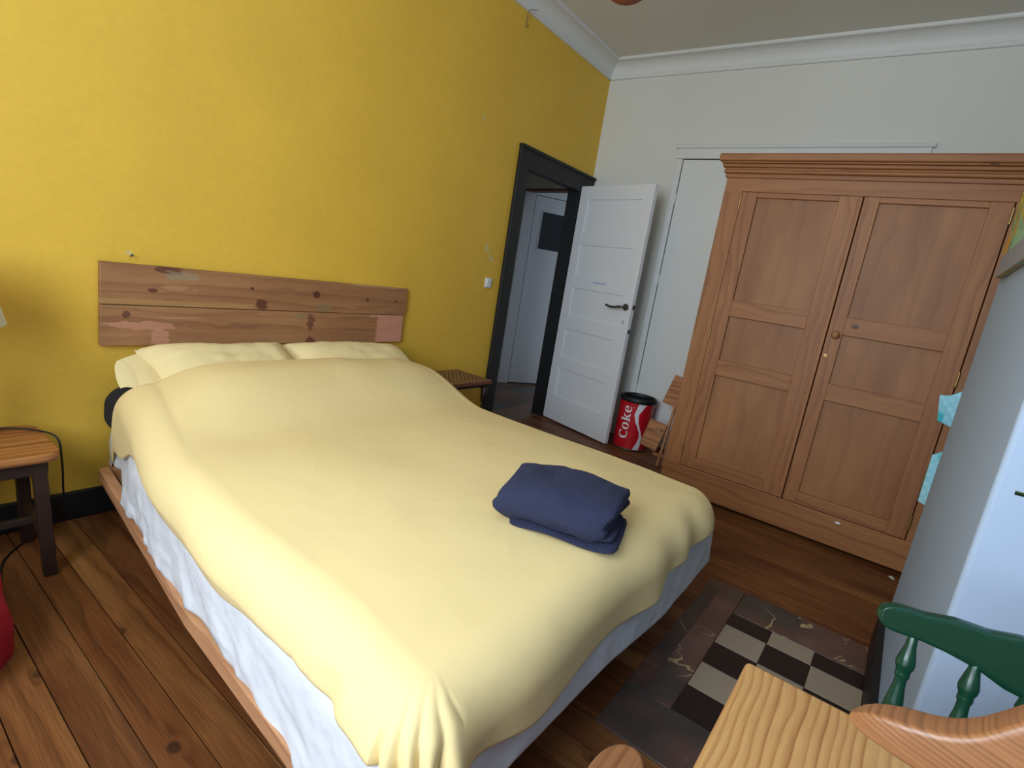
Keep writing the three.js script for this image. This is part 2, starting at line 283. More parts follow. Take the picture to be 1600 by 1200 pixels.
// ---------------------------------------------------------------- bed
const xl = z => -3.57 - 0.10 * z, XR = -2.06;
{
  const bed = thing('bed_frame', 'low pine platform bed frame under the yellow duvet', 'bed');
  const sh = (pts) => new THREE.Shape(pts.map(([x, z]) => new THREE.Vector2(x, -z)));
  const slab = (pts, y0, y1) => { const g = new THREE.ExtrudeGeometry(sh(pts), { depth: y1 - y0, bevelEnabled: false }); g.rotateX(-Math.PI / 2); g.translate(0, y0, 0); return g; };
  mesh('platform', grainUV(slab([[xl(0.06) + 0.03, 0.06], [XR - 0.03, 0.06], [XR - 0.03, 2.0], [xl(2.0) + 0.03, 2.0]], 0.205, 0.228), 'z'), M.rail, bed);
  mesh('side_rail', grainUV(slab([[xl(0.13) - 0.020, 0.13], [xl(0.13) + 0.015, 0.13], [xl(1.2) + 0.0, 1.2], [xl(2.02) + 0.03, 2.02], [xl(2.02) - 0.004, 2.02], [xl(1.2) - 0.036, 1.2]], 0.208, 0.248), 'z', 0.3, 0.2), M.rail, bed);
  mesh('side_rail', grainUV(slab([[XR - 0.028, 0.04], [XR, 0.04], [XR, 2.02], [XR - 0.028, 2.02]], 0.208, 0.248), 'z', 0.6, 0.4), M.rail, bed);
  for (const [x, z] of [[-3.46, 0.78], [-3.52, 1.72], [-2.25, 0.35], [-2.25, 1.72], [-3.42, 0.25]]) mesh('leg', bx(x - 0.045, x + 0.045, 0, 0.206, z - 0.045, z + 0.045, 0.004), M.black, bed);
}
// cloth laid over a rounded rectangle, hanging down at left, foot and right
function drape({ left, right, foot, r, top, headZ, hemL, hemR, hemF, flare = 0, nx = 90, nz = 90, nd = 22, disp, back = 3, roll = 0.03 }) {
  const cols = [], rows = [];
  for (let i = back; i >= 1; i--) cols.push([0, -1 - i * 0.01]);
  for (let i = nd; i >= 1; i--) cols.push([0, -i / nd]);
  for (let i = 0; i <= nx; i++) cols.push([i / nx, 0]);
  for (let i = 1; i <= nd; i++) cols.push([1, i / nd]);
  for (let i = 1; i <= back; i++) cols.push([1, 1 + i * 0.01]);
  for (let i = 5; i >= 1; i--) rows.push([0, -i / 5]);
  for (let i = 0; i <= nz; i++) rows.push([i / nz, 0]);
  for (let i = 1; i <= nd; i++) rows.push([1, i / nd]);
  for (let i = 1; i <= back; i++) rows.push([1, 1 + i * 0.01]);
  const pos = [], uv = [], idx = [];
  for (const [fz, tb] of rows) for (const [fx, ta] of cols) {
    const zi = foot - r;
    const zr = mix(headZ(fx, Math.abs(ta)), zi, fz), L = left(zr) + r, R = right(zr) - r, x = mix(L, R, fx);
    let dx = 0, dz = 0, h = 0, drop = 0, tt = 0; const A = Math.min(1, Math.abs(ta)), B = Math.min(1, Math.max(0, tb)), yt = top(x, zr, fx);
    const m = Math.max(A, B), over = Math.max(Math.abs(ta), tb) - 1;
    if (m > 0) {
      const ph = A >= B ? (B / Math.max(A, 1e-9)) * Math.PI / 4 : Math.PI / 2 - (A / B) * Math.PI / 4;
      dx = Math.sign(ta) * Math.cos(ph); dz = Math.sin(ph); if (A === 0) dx = 0; if (B === 0) dz = 0;
      const hs = ta < 0 ? hemL(zr) : hemR(zr), hf = hemF(x), w = Math.sin(ph) ** 2;
      const yh = mix(hs, hf, w), Dm = r * Math.PI / 2 + Math.max(0.01, yt - r - yh), d = m * Dm; tt = m;
      if (d < r * Math.PI / 2) { h = r * Math.sin(d / r); drop = r * (1 - Math.cos(d / r)); } else { h = r + (typeof flare === 'function' ? flare(dx, dz, zr) : flare) * (d - r * Math.PI / 2); drop = r + d - r * Math.PI / 2; }
      if (over > 0) { h -= over * 100 * 0.005; drop += over * 100 * 0.0005; }
    }
    let X = x + dx * h, Y = yt - drop, Z = zr + dz * h;
    if (tb < 0) { const k = -tb * Math.PI; Y -= roll * (1 - Math.cos(k)); Z -= roll * 0.8 * Math.sin(k); }
    const D = disp ? disp(X, Y, Z, dx, dz, tt, fx, fz) : [0, 0, 0];
    pos.push(X + D[0], Y + D[1], Z + D[2]); uv.push((x + dx * (h + drop)) / 0.9, (zr + dz * (h + drop)) / 0.9);
  }
  const nc = cols.length; for (let j = 0; j < rows.length - 1; j++) for (let i = 0; i < nc - 1; i++) { const a = j * nc + i; idx.push(a, a + nc, a + 1, a + 1, a + nc, a + nc + 1); }
  const g = new THREE.BufferGeometry(); g.setAttribute('position', new THREE.Float32BufferAttribute(pos, 3)); g.setAttribute('uv', new THREE.Float32BufferAttribute(uv, 2)); g.setIndex(idx); g.computeVertexNormals(); return g;
}
const lerpTab = tab => v => { if (v <= tab[0][0]) return tab[0][1]; for (let i = 1; i < tab.length; i++) if (v <= tab[i][0]) { const [a, p] = tab[i - 1], [b, q] = tab[i]; return mix(p, q, sstep(0, 1, (v - a) / (b - a))); } return tab[tab.length - 1][1]; };
{
  const mt = thing('mattress', 'mattress in a loose crumpled white sheet hanging below the duvet', 'mattress');
  const g = drape({
    left: z => xl(z) - 0.012 + 0.05 * (1 - sstep(0.25, 0.6, z)) + 0.022 * sstep(1.2, 1.8, z), right: () => XR + 0.006, foot: 2.076, r: 0.05, top: () => 0.425, headZ: () => 0.09, flare: 0.10, nx: 40, nz: 120, nd: 26, roll: 0.04,
    hemL: z => 0.252 + 0.020 * (1 - sstep(0.3, 0.8, z)) + 0.026 * (noise(z * 9, 1, 5) - 0.5) - 0.022 * sstep(1.45, 1.8, z), hemR: () => 0.25,
    hemF: lerpTab([[-3.7, 0.262], [-3.1, 0.25], [-2.6, 0.205], [-2.1, 0.215]]),
    disp: (x, y, z, dx, dz, t) => { const k = t > 0.25 ? (t - 0.25) / 0.75 : 0; const q = dx < -0.5 ? 1 : 0.2; const w = (ridge(z * 5 + y * 6, x * 4 + y * 9, 3) - 0.6) * 0.032 * k * q + (noise(z * 22 + y * 8, x * 22, 8) - 0.2) * 0.012 * k * q * (0.4 + 0.6 * (1 - sstep(0.5, 0.9, z))); return [dx * w, 0, dz * w]; },
  });
  mesh('sheet', g, M.sheet, mt);
  mesh('core', bx(-3.50, XR - 0.03, 0.229, 0.40, 0.10, 2.03, 0.03), M.sheet, mt);
}
{
  // yellow duvet
  const hump = (x, c, w) => Math.exp(-(((x - c) / w) ** 4));
  const top = (x, z, fx) => {
    const e = 1 - Math.pow(Math.abs(2 * fx - 1), 3);
    const pil = (0.118 * hump(x, -3.10, 0.39) + 0.112 * hump(x, -2.42, 0.36)) * sstep(0.86, 0.40, z) + 0.025 * sstep(0.95, 0.45, z);
    return 0.545 + 0.022 * e + pil + (fbm(x * 1.8 + 5, z * 1.8, 77, 2) - 0.5) * 0.022 - 0.012 * sstep(1.7, 2.05, z);
  };
  const g = drape({
    left: z => xl(z) + 0.012 - 0.048 * sstep(0.25, 0.9, z) + 0.04 * sstep(1.2, 1.8, z), right: z => XR - 0.015 - 0.02 * z, foot: 2.10, r: 0.12, top, flare: (dx, dz, z) => dx < 0 ? mix(-0.38, 0.015, dz * dz) * sstep(0.35, 0.7, z) : 0.015, roll: 0.026,
    headZ: (fx, t) => 0.335 - 0.05 * sstep(0.25, 0, fx) - 0.10 * t - 0.05 * sstep(0.75, 1, fx),
    hemL: lerpTab([[0.1, 0.325], [0.3, 0.35], [0.5, 0.425], [0.75, 0.42], [1.03, 0.39], [1.3, 0.378], [1.56, 0.405], [1.75, 0.452], [1.9, 0.478]]), hemR: () => 0.34,
    hemF: lerpTab([[-3.7, 0.40], [-3.4, 0.345], [-3.1, 0.36], [-2.8, 0.345], [-2.65, 0.385], [-2.4, 0.40], [-2.2, 0.43]]),
    nx: 120, nz: 130, nd: 34,
    disp: (x, y, z, dx, dz, t, fx, fz) => {
      let nrm = 0, up = 0;
      const soft = (fbm(x * 4, z * 4 + y * 4, 21, 2) - 0.5) * 0.007; up += soft * (1 - t);
      if (t > 0) {
        nrm += (fbm(x * 4 + 3, z * 4 + y * 4, 33, 2) - 0.5) * 0.022 * t;
        if (dz > 0.3) { // foot: soft vertical swags
          const a = 0.009 * t * dz; nrm += a * Math.sin(x * 17 + 2.2 * Math.sin(x * 5) + y * 3);
        }
        if (dx < 0) { // gathers where the left side meets the foot
          const s = Math.atan2(dz, -dx) + (z - 1.75) * 1.4, k = sstep(1.62, 1.95, z) * t; const q = fbm(z * 9, x * 9 + y * 4, 61, 2); nrm += 0.034 * k * t * (Math.abs(Math.sin(s * 8 + q * 6 + y * 9)) - 0.6) * sstep(0.25, 0.5, q + 0.1);
        }
      }
      return [dx * nrm, up + (t > 0 ? nrm * 0.15 : 0), dz * nrm];
    },
  });
  const d = mesh('duvet', g, M.duvet); tag(d, 'smooth pale yellow duvet spread over the low double bed', 'duvet');
}
// pillows
function pillowGeo(L, D, H, s, { n = 44, wr = 0.010, pinch = 0.10 } = {}) {
  const pos = [], uv = [], idx = []; let base = 0;
  for (const sgn of [1, -1]) {
    for (let j = 0; j <= n; j++) for (let i = 0; i <= n; i++) {
      const u = i / n * 2 - 1, v = j / n * 2 - 1;
      const h = H * Math.pow(Math.max(0, 1 - u ** 4), 0.55) * Math.pow(Math.max(0, 1 - v ** 4), 0.55);
      const px = u * (1 - pinch * (1 - v * v) * 0 - pinch * 0.5 * v ** 4 * 0 - 0.06 * (1 - Math.abs(v)) * 0) * L * (1 - 0.05 * (1 - v * v)), pz = v * D * (1 - 0.07 * (1 - u * u));
      const w = wr * ((fbm(u * 3 + s, v * 3, s, 4) - 0.5) * 2 + (ridge(u * 2.2 + s, v * 2.2, s + 7) - 0.7)) * Math.min(1, h / (H * 0.4));
      pos.push(px, sgn * (h + (sgn > 0 ? w : 0)), pz); uv.push(px / 0.8, pz / 0.8);
    }
    for (let j = 0; j < n; j++) for (let i = 0; i < n; i++) { const a = base + j * (n + 1) + i, b = a + n + 1; sgn > 0 ? idx.push(a, b, a + 1, a + 1, b, b + 1) : idx.push(a, a + 1, b, a + 1, b + 1, b); }
    base = pos.length / 3;
  }
  const g = new THREE.BufferGeometry(); g.setAttribute('position', new THREE.Float32BufferAttribute(pos, 3)); g.setAttribute('uv', new THREE.Float32BufferAttribute(uv, 2)); g.setIndex(idx);
  g.computeVertexNormals(); return g;
}
{
  const a = thing('pillow', 'pale yellow pillow with an open case end beside the black cushion', 'pillow', [-3.125, 0.585, 0.235], 0, 'bed pillows');
  a.rotation.set(0.52, 0.02, 0.0);
  mesh('pillow_body', pillowGeo(0.325, 0.24, 0.105, 5), M.pillow, a);
  // open end of the case: a short flattened tube
  const pos = [], uv = [], idx = [], n = 40, m = 8;
  for (let j = 0; j <= m; j++) for (let i = 0; i <= n; i++) {
    const t = i / n * Math.PI * 2, k = j / m, c = Math.cos(t), s = Math.sin(t);
    const hz = 0.225 - 0.02 * k, hy = mix(0.03, 0.045, k) + 0.012 * Math.sin(t * 3 + 1) * k;
    pos.push(-0.29 - 0.095 * k - 0.02 * k * Math.sin(t * 2), hy * s * (1 - 0.5 * c * c) - 0.020 * k * k + 0.012 * k * Math.sin(4 * c + 1), hz * c); uv.push(i / n, k * 0.2);
  }
  for (let j = 0; j < m; j++) for (let i = 0; i < n; i++) { const q = j * (n + 1) + i, b = q + n + 1; idx.push(q, q + 1, b, q + 1, b + 1, b); }
  const g = new THREE.BufferGeometry(); g.setAttribute('position', new THREE.Float32BufferAttribute(pos, 3)); g.setAttribute('uv', new THREE.Float32BufferAttribute(uv, 2)); g.setIndex(idx); g.computeVertexNormals();
  mesh('case_opening', g, M.pillow, a);
  const b = thing('pillow', 'pale yellow pillow in front of the pink-patched end of the headboard', 'pillow', [-2.44, 0.58, 0.235], 0, 'bed pillows');
  b.rotation.set(0.52, -0.03, -0.02);
  mesh('pillow_body', pillowGeo(0.375, 0.24, 0.108, 19), M.pillow, b);
  const c = mesh('cushion', (() => { const g = new RoundedBoxGeometry(0.27, 0.20, 0.25, 8, 0.075), p = g.attributes.position; for (let i = 0; i < p.count; i++) { const y = p.getY(i), k = 1 + 0.06 * Math.cos(y * 14) + 0.05 * (fbm(p.getX(i) * 9, p.getZ(i) * 9 + y * 7, 8, 2) - 0.5); p.setXYZ(i, p.getX(i) * k, y, p.getZ(i) * k); } g.computeVertexNormals(); return g; })(), M.blackCloth); c.position.set(-3.43, 0.472, 0.165); c.rotation.set(0.12, 0.06, 0.05);
  tag(c, 'plain black cushion under the open-ended yellow pillow', 'cushion');
}
// folded navy towel
{
  const t = thing('folded_towel', 'folded navy blue towel lying on the yellow duvet', 'towel', [-2.965, 0.548, 1.832], 0.30);
  const loft = (sec, n, len, z0, f) => { // closed section pushed along z
    const pos = [], idx = [], m = sec.length, uv = [];
    for (let j = 0; j <= n; j++) for (let i = 0; i <= m; i++) { const [x, y] = sec[i % m], k = j / n * 2 - 1, q = f(x, y, k); pos.push(q[0], q[1], q[2]); uv.push(i / m, j / n); }
    for (let j = 0; j < n; j++) for (let i = 0; i < m; i++) { const a = j * (m + 1) + i, b = a + m + 1; idx.push(a, a + 1, b, a + 1, b + 1, b); }
    for (const j of [0, n]) { const c = pos.length / 3; let sx = 0, sy = 0, sz = 0; for (let i = 0; i < m; i++) { const o = 3 * (j * (m + 1) + i); sx += pos[o]; sy += pos[o + 1]; sz += pos[o + 2]; } pos.push(sx / m, sy / m, sz / m); uv.push(0.5, 0.5); for (let i = 0; i < m; i++) { const a = j * (m + 1) + i; j ? idx.push(a, a + 1, c) : idx.push(a + 1, a, c); } }
    const g = new THREE.BufferGeometry(); g.setAttribute('position', new THREE.Float32BufferAttribute(pos, 3)); g.setAttribute('uv', new THREE.Float32BufferAttribute(uv, 2)); g.setIndex(idx); g.computeVertexNormals(); return g;
  };
  const sup = (a, b, e, n) => { const s = []; for (let i = 0; i < n; i++) { const q = -i / n * Math.PI * 2, c = Math.cos(q), d = Math.sin(q); s.push([a * Math.sign(c) * Math.abs(c) ** (2 / e), b * Math.sign(d) * Math.abs(d) ** (2 / e)]); } return s; };
  const body = loft(sup(0.150, 0.066, 2.5, 72), 60, 0, 0, (x, y, k) => {
    const e = Math.pow(1 - Math.abs(k) ** 6, 0.35), z = k * 0.165 * (1 + 0.03 * Math.sin(x * 14));
    const n = (fbm(x * 9 + 3, k * 2 + y * 9, 55, 3) - 0.5) * 0.022, layer = 0.004 * Math.sin(y * 95) * sstep(0.6, 0.95, Math.abs(k));
    return [x * (0.86 + 0.14 * e) + n * 0.5, 0.076 + y * (0.62 + 0.38 * e) + n + 0.006 * (y > 0 ? 1 : 0) * Math.cos(k * 3), z - Math.sign(k) * layer + 0.010 * Math.sin(y * 30 + x * 10)];
  });
  mesh('upper_fold', body, M.navy, t);
  const lip = loft(sup(0.125, 0.013, 2.6, 40), 40, 0, 0, (x, y, k) => [x * (0.72 + 0.28 * Math.pow(1 - k ** 8, 0.4)) - 0.022, 0.021 + y * (0.4 + 0.6 * Math.pow(1 - k ** 8, 0.4)) + 0.004 * Math.sin(x * 30 + k * 4), k * 0.155 + 0.034]);
  mesh('lower_fold', lip, M.navy, t);
  const lip2 = loft(sup(0.11, 0.008, 2.6, 40), 40, 0, 0, (x, y, k) => [x * (0.72 + 0.28 * Math.pow(1 - k ** 8, 0.4)) - 0.03, 0.044 + y * (0.4 + 0.6 * Math.pow(1 - k ** 8, 0.4)) + 0.004 * Math.sin(x * 26 + 1 + k * 3), k * 0.15 + 0.026]);
  mesh('middle_fold', lip2, M.navy, t);
}
// headboard: two planks screwed to the wall
{
  const h = thing('headboard', 'headboard of two worn pine planks on the yellow wall above the pillows', 'headboard', [-2.79, 0, 0]);
  const mk = (s, o) => woodTex(s, [160, 114, 76], [130, 86, 56], { rings: 3, wob: 1.6, fibre: 12, blotch: 12, knots: 0, strength: 0.55, w: 1024, h: 256, knotCol: [70, 34, 24], ...o });
  // these maps span the plank once: u along 1.552 m, v across 0.165 m
  const up = mk(61, { patches: [{ u: 0.15, v: 0.92, ru: 0.038, rv: 0.10, c: [98, 56, 40], rough: 0.9 }, { u: 0.185, v: 0.80, ru: 0.045, rv: 0.12, c: [146, 132, 108], rough: 1.2, a: 0.7 }, { u: 0.17, v: 0.48, ru: 0.05, rv: 0.06, c: [188, 138, 104], rough: 1.4, a: 0.6 }, { u: 0.115, v: 0.38, ru: 0.012, rv: 0.06, c: [92, 52, 40] }, { u: 0.38, v: 0.60, ru: 0.006, rv: 0.05, c: [80, 44, 30] }, { u: 0.41, v: 0.15, ru: 0.020, rv: 0.16, c: [92, 52, 36], rough: 0.8 }, { box: 1, u: 0.16, v: 0.07, ru: 0.24, rv: 0.085, c: [176, 138, 88], rough: 0.3, a: 0.75 }, { u: 0.60, v: 0.55, ru: 0.014, rv: 0.11, c: [88, 44, 30], rough: 0.5 }, { u: 0.63, v: 0.12, ru: 0.03, rv: 0.14, c: [138, 122, 92], rough: 1.4, a: 0.6 }, { u: 0.81, v: 0.48, ru: 0.006, rv: 0.06, c: [86, 48, 32] }, { u: 0.945, v: 0.5, ru: 0.006, rv: 0.06, c: [82, 46, 32] }, { box: 1, u: 0.86, v: 0.98, ru: 0.13, rv: 0.03, c: [188, 148, 112], a: 0.7, rough: 0.3 }] });
  const lo = mk(62, { patches: [{ u: 0.10, v: 0.50, ru: 0.09, rv: 0.10, c: [196, 140, 116], rough: 1.3, a: 0.75 }, { u: 0.135, v: 0.18, ru: 0.022, rv: 0.24, c: [196, 140, 116], rough: 0.9, a: 0.75 }, { u: 0.18, v: 0.72, ru: 0.08, rv: 0.025, c: [190, 140, 112], rough: 0.8, a: 0.6 }, { u: 0.055, v: 0.78, ru: 0.010, rv: 0.10, c: [92, 54, 42] }, { u: 0.586, v: 0.7, ru: 0.012, rv: 0.3, c: [104, 60, 44], rough: 1.2 }, { u: 0.59, v: 0.08, ru: 0.018, rv: 0.13, c: [98, 50, 34], rough: 0.9 }, { u: 0.55, v: 0.88, ru: 0.02, rv: 0.12, c: [140, 122, 92], rough: 1.4, a: 0.6 }, { box: 1, u: 0.94, v: 0.42, ru: 0.076, rv: 0.66, c: [206, 146, 122], rough: 0.25, a: 0.9 }, { u: 0.87, v: 0.95, ru: 0.05, rv: 0.06, c: [204, 150, 126], rough: 0.8, a: 0.8 }] });
  const pl = (y0, y1, tex, dz, dx) => {
    const g = bx(-0.776, 0.776 + dx, y0, y1, 0.004, 0.030 + dz, 0.003), p = g.attributes.position, uv = g.attributes.uv;
    for (let i = 0; i < p.count; i++) uv.setXY(i, clamp((p.getX(i) + 0.776) / 1.552, 0.002, 0.998), clamp((p.getY(i) - y0) / (y1 - y0), 0.01, 0.99));
    mesh('plank', g, std({ map: tex, roughness: 0.6 }), h);
  };
  pl(0.8835, 1.046, up, 0, 0.003); pl(0.717, 0.8805, lo, -0.002, -0.006);
}

// ---------------------------------------------------------------- wardrobe
{
  const w = thing('wardrobe', 'large two-door pine wardrobe with panelled doors and moulded cornice', 'wardrobe');
  const z0 = 1.425, z1 = 2.87, xf = -0.872, xb = -0.34;
  const P = (n, g, ax, par = w, m = M.robe) => mesh(n, grainUV(g, ax, rnd(), rnd()), m, par);
  P('side_panel', bx(xf + 0.02, xb, 0.03, 1.99, z0, z0 + 0.022), 'y');
  P('side_panel', bx(xf + 0.02, xb, 0.03, 1.99, z1 - 0.022, z1), 'y');
  P('back_panel', bx(xb, xb + 0.012, 0.03, 1.99, z0, z1), 'y');
  P('bottom_board', bx(xf + 0.03, xb, 0.17, 0.195, z0 + 0.022, z1 - 0.022), 'z');
  P('top_board', bx(xf + 0.01, xb, 1.96, 1.985, z0 + 0.022, z1 - 0.022), 'z');
  P('corner_post', bx(xf, xf + 0.03, 0.195, 1.912, z0, 1.530, 0.003), 'y');
  P('corner_post', bx(xf, xf + 0.03, 0.195, 1.912, 2.757, z1, 0.003), 'y');
  P('head_rail', bx(xf, xf + 0.03, 1.909, 1.99, z0, z1, 0.003), 'z');
  P('plinth', merge([bx(xf - 0.006, xf + 0.03, 0.022, 0.196, z0 - 0.004, z1 + 0.004, 0.006), bx(xf + 0.03, xb, 0.022, 0.10, z0, z0 + 0.02), bx(xf + 0.03, xb, 0.022, 0.10, z1 - 0.02, z1)]), 'z');
  for (const z of [z0 + 0.05, z1 - 0.05]) for (const x of [xf + 0.06, xb - 0.06]) P('foot', bx(x - 0.03, x + 0.03, 0, 0.03, z - 0.03, z + 0.03), 'y');
  const st = [[1.985, 2.008, 0.012, 0.004], [2.008, 2.030, 0.026, 0.010], [2.030, 2.038, 0.020, 0.002], [2.038, 2.060, 0.038, 0.010], [2.060, 2.068, 0.046, 0.002], [2.068, 2.110, 0.062, 0.010]];
  const cor = part('cornice', w);
  for (const [a, b, o, r] of st) P('moulding', bx(xf - o, xb, a, b + 0.0005, z0 - o * 0.85, z1 + o * 0.85, r), 'z', cor);
  const rows = [[0.270, 0.820], [0.915, 1.186], [1.283, 1.877]];
  const door = (a, b, p0, p1, left) => {
    const d = part('door', w), x0 = xf - 0.012, x1 = xf + 0.02;
    P('stile', bx(x0, x1, 0.201, 1.906, a, p0, 0.003), 'y', d); P('stile', bx(x0, x1, 0.201, 1.906, p1, b, 0.003), 'y', d);
    const ys = [0.201, ...rows.flat(), 1.906];
    for (let i = 0; i < ys.length; i += 2) P('rail', bx(x0, x1, ys[i], ys[i + 1], p0 - 0.001, p1 + 0.001, 0.003), 'z', d);
    for (const [y0, y1] of rows) P('panel', bx(x0 + 0.019, x1 - 0.003, y0 - 0.005, y1 + 0.005, p0 - 0.005, p1 + 0.005), 'y', d, M.robeB);
    for (const y of [0.30, 1.066, 1.845]) mesh('hinge', new THREE.CylinderGeometry(0.0055, 0.0055, 0.074, 8).translate(x0 - 0.002, y, left ? a - 0.001 : b + 0.001), M.brass, d);
    return d;
  };
  const L = door(1.534, 2.148, 1.622, 2.040, true), R = door(2.154, 2.752, 2.226, 2.664, false);
  P('cover_strip', bx(xf - 0.020, xf - 0.011, 0.205, 1.90, 2.128, 2.150, 0.004), 'y', L);
  const kn = new THREE.LatheGeometry([[0, 0.036], [0.012, 0.036], [0.020, 0.030], [0.021, 0.022], [0.012, 0.012], [0.010, 0], [0, 0]].map(([x, y]) => new THREE.Vector2(x, y)).reverse(), 24); kn.rotateZ(Math.PI / 2); kn.translate(xf - 0.012, 1.182, 2.195);
  P('knob', kn, 'x', R);
  mesh('lock_escutcheon', new THREE.CylinderGeometry(0.008, 0.008, 0.006, 14).rotateZ(Math.PI / 2).translate(xf - 0.014, 1.063, 2.174), M.brass, R);
  mesh('keyhole', new THREE.CylinderGeometry(0.003, 0.003, 0.008, 8).rotateZ(Math.PI / 2).translate(xf - 0.0145, 1.062, 2.174), M.black, R);
  const ch = new THREE.CylinderGeometry(0.014, 0.011, 0.003, 7).rotateZ(Math.PI / 2); ch.scale(1, 0.5, 1); mesh('paper_shred', ch.translate(xf - 0.007, 0.168, 2.451), M.plastic, w);
}
// small scrap of paper on the floor
{
  const s = new THREE.Shape([[0, 0], [0.03, 0.004], [0.036, 0.018], [0.02, 0.026], [0.004, 0.018]].map(([x, y]) => new THREE.Vector2(x, y)));
  const g = new THREE.ExtrudeGeometry(s, { depth: 0.002, bevelEnabled: false }); g.rotateX(-Math.PI / 2); g.translate(-0.96, 0.0005, 2.76);
  tag(mesh('paper_scrap', g, M.plastic), 'tiny white paper scrap on the floor by the wardrobe foot', 'paper');
}
// ---------------------------------------------------------------- waste bin
{
  const c = document.createElement('canvas'); c.width = 1024; c.height = 512; const x = c.getContext('2d');
  x.fillStyle = '#b8121f'; x.fillRect(0, 0, 1024, 512);
  x.fillStyle = '#dcdce0';
  // lettering reads upwards, left of the ribbon. u = 0.5 faces the room
  const U = f => 512 + Math.asin(clamp(2 * f - 1, -1, 1)) / (2 * Math.PI) * 1024;
  for (const rot of [0, 512]) {
    x.save(); x.translate((U(0.285) + rot) % 1024, 405); x.rotate(-Math.PI / 2); x.scale(1.16, 1); x.font = 'bold 126px serif'; x.textBaseline = 'alphabetic'; x.textAlign = 'left';
    x.fillText('Coke', 0, 34); x.restore();
    x.fillRect((U(0.43) + rot) % 1024 - 7, 48, 14, 4);
    const W = [[0, 0.68, 0.19], [0.10, 0.62, 0.15], [0.24, 0.55, 0.105], [0.38, 0.59, 0.08], [0.50, 0.67, 0.05], [0.60, 0.735, 0.045], [0.70, 0.77, 0.06], [0.82, 0.76, 0.10], [0.92, 0.72, 0.13], [1, 0.68, 0.15]];
    const fl = (q, k) => { for (let i = 1; i < W.length; i++) if (q <= W[i][0]) return mix(W[i - 1][k], W[i][k], sstep(0, 1, (q - W[i - 1][0]) / (W[i][0] - W[i - 1][0])) * 0.5 + 0.5 * (q - W[i - 1][0]) / (W[i][0] - W[i - 1][0])); return W[W.length - 1][k]; };
    x.beginPath(); for (let i = 0; i <= 60; i++) { const q = i / 60; const px = (U(fl(q, 1) - fl(q, 2) * 0.6)) + (rot ? rot - 512 - 0 : 0); x[i ? 'lineTo' : 'moveTo'](rot ? px - 0 : px, q * 512); }
    for (let i = 60; i >= 0; i--) { const q = i / 60; const px = U(fl(q, 1) + fl(q, 2) * 0.6) + (rot ? rot - 512 : 0); x.lineTo(px, q * 512); } x.closePath(); x.fill();
  }
  const t = new THREE.CanvasTexture(c); t.colorSpace = THREE.SRGBColorSpace; t.wrapS = THREE.RepeatWrapping;
  const b = thing('waste_bin', 'red drinks-can waste bin with white lettering and black rim beside the door', 'bin', [-0.225, 0, 0.905], Math.atan2(-4.08, 1.6) - Math.PI);
  mesh('body', new THREE.CylinderGeometry(0.138, 0.134, 0.392, 64, 1, true).translate(0, 0.200, 0), std({ map: t, roughness: 0.35, side: THREE.DoubleSide }), b);
  mesh('inner_liner', new THREE.LatheGeometry([[0, 0.012], [0.128, 0.012], [0.133, 0.39]].map(([p, q]) => new THREE.Vector2(p, q)), 48), M.blackCloth, b);
  mesh('base_rim', new THREE.LatheGeometry([[0, 0], [0.130, 0], [0.136, 0.006], [0.1355, 0.016], [0, 0.016]].map(([p, q]) => new THREE.Vector2(p, q)), 48), M.steel, b);
  const rim = []; for (let i = 0; i <= 12; i++) { const a = i / 12 * Math.PI * 2; rim.push(new THREE.Vector2(0.137 + 0.0085 * Math.cos(a), 0.408 + 0.020 * Math.sin(a))); }
  mesh('rim', new THREE.LatheGeometry(rim, 64), M.black, b);
}
// small handwritten note taped to the open door
{
  const c = document.createElement('canvas'); c.width = 256; c.height = 64; const x = c.getContext('2d'); x.fillStyle = '#dadbe8'; x.fillRect(0, 0, 256, 64); x.strokeStyle = '#5a5f96'; x.lineWidth = 5; x.beginPath(); for (let i = 0; i <= 60; i++) { const u = 40 + i * 2.9, v = 30 + 9 * Math.sin(i * 1.3) * (0.5 + 0.5 * Math.sin(i * 0.45)); x[i ? 'lineTo' : 'moveTo'](u, v); } x.stroke();
  const t = new THREE.CanvasTexture(c); t.colorSpace = THREE.SRGBColorSpace;
  const n = mesh('paper_note', new THREE.BoxGeometry(0.20, 0.036, 0.001), std({ map: t, roughness: 0.8 }));
  const a = Math.atan2(-(0.781 - 0.035), -0.396 + 0.189), f = V3(Math.cos(a), 0, -Math.sin(a)), q = V3(Math.sin(a), 0, Math.cos(a));
  n.position.set(-0.189, 1.258, 0.035).addScaledVector(f, 0.40).addScaledVector(q, 0.0197); n.rotation.y = a;
  tag(n, 'small white handwritten paper note stuck on the open panelled door', 'note');
}
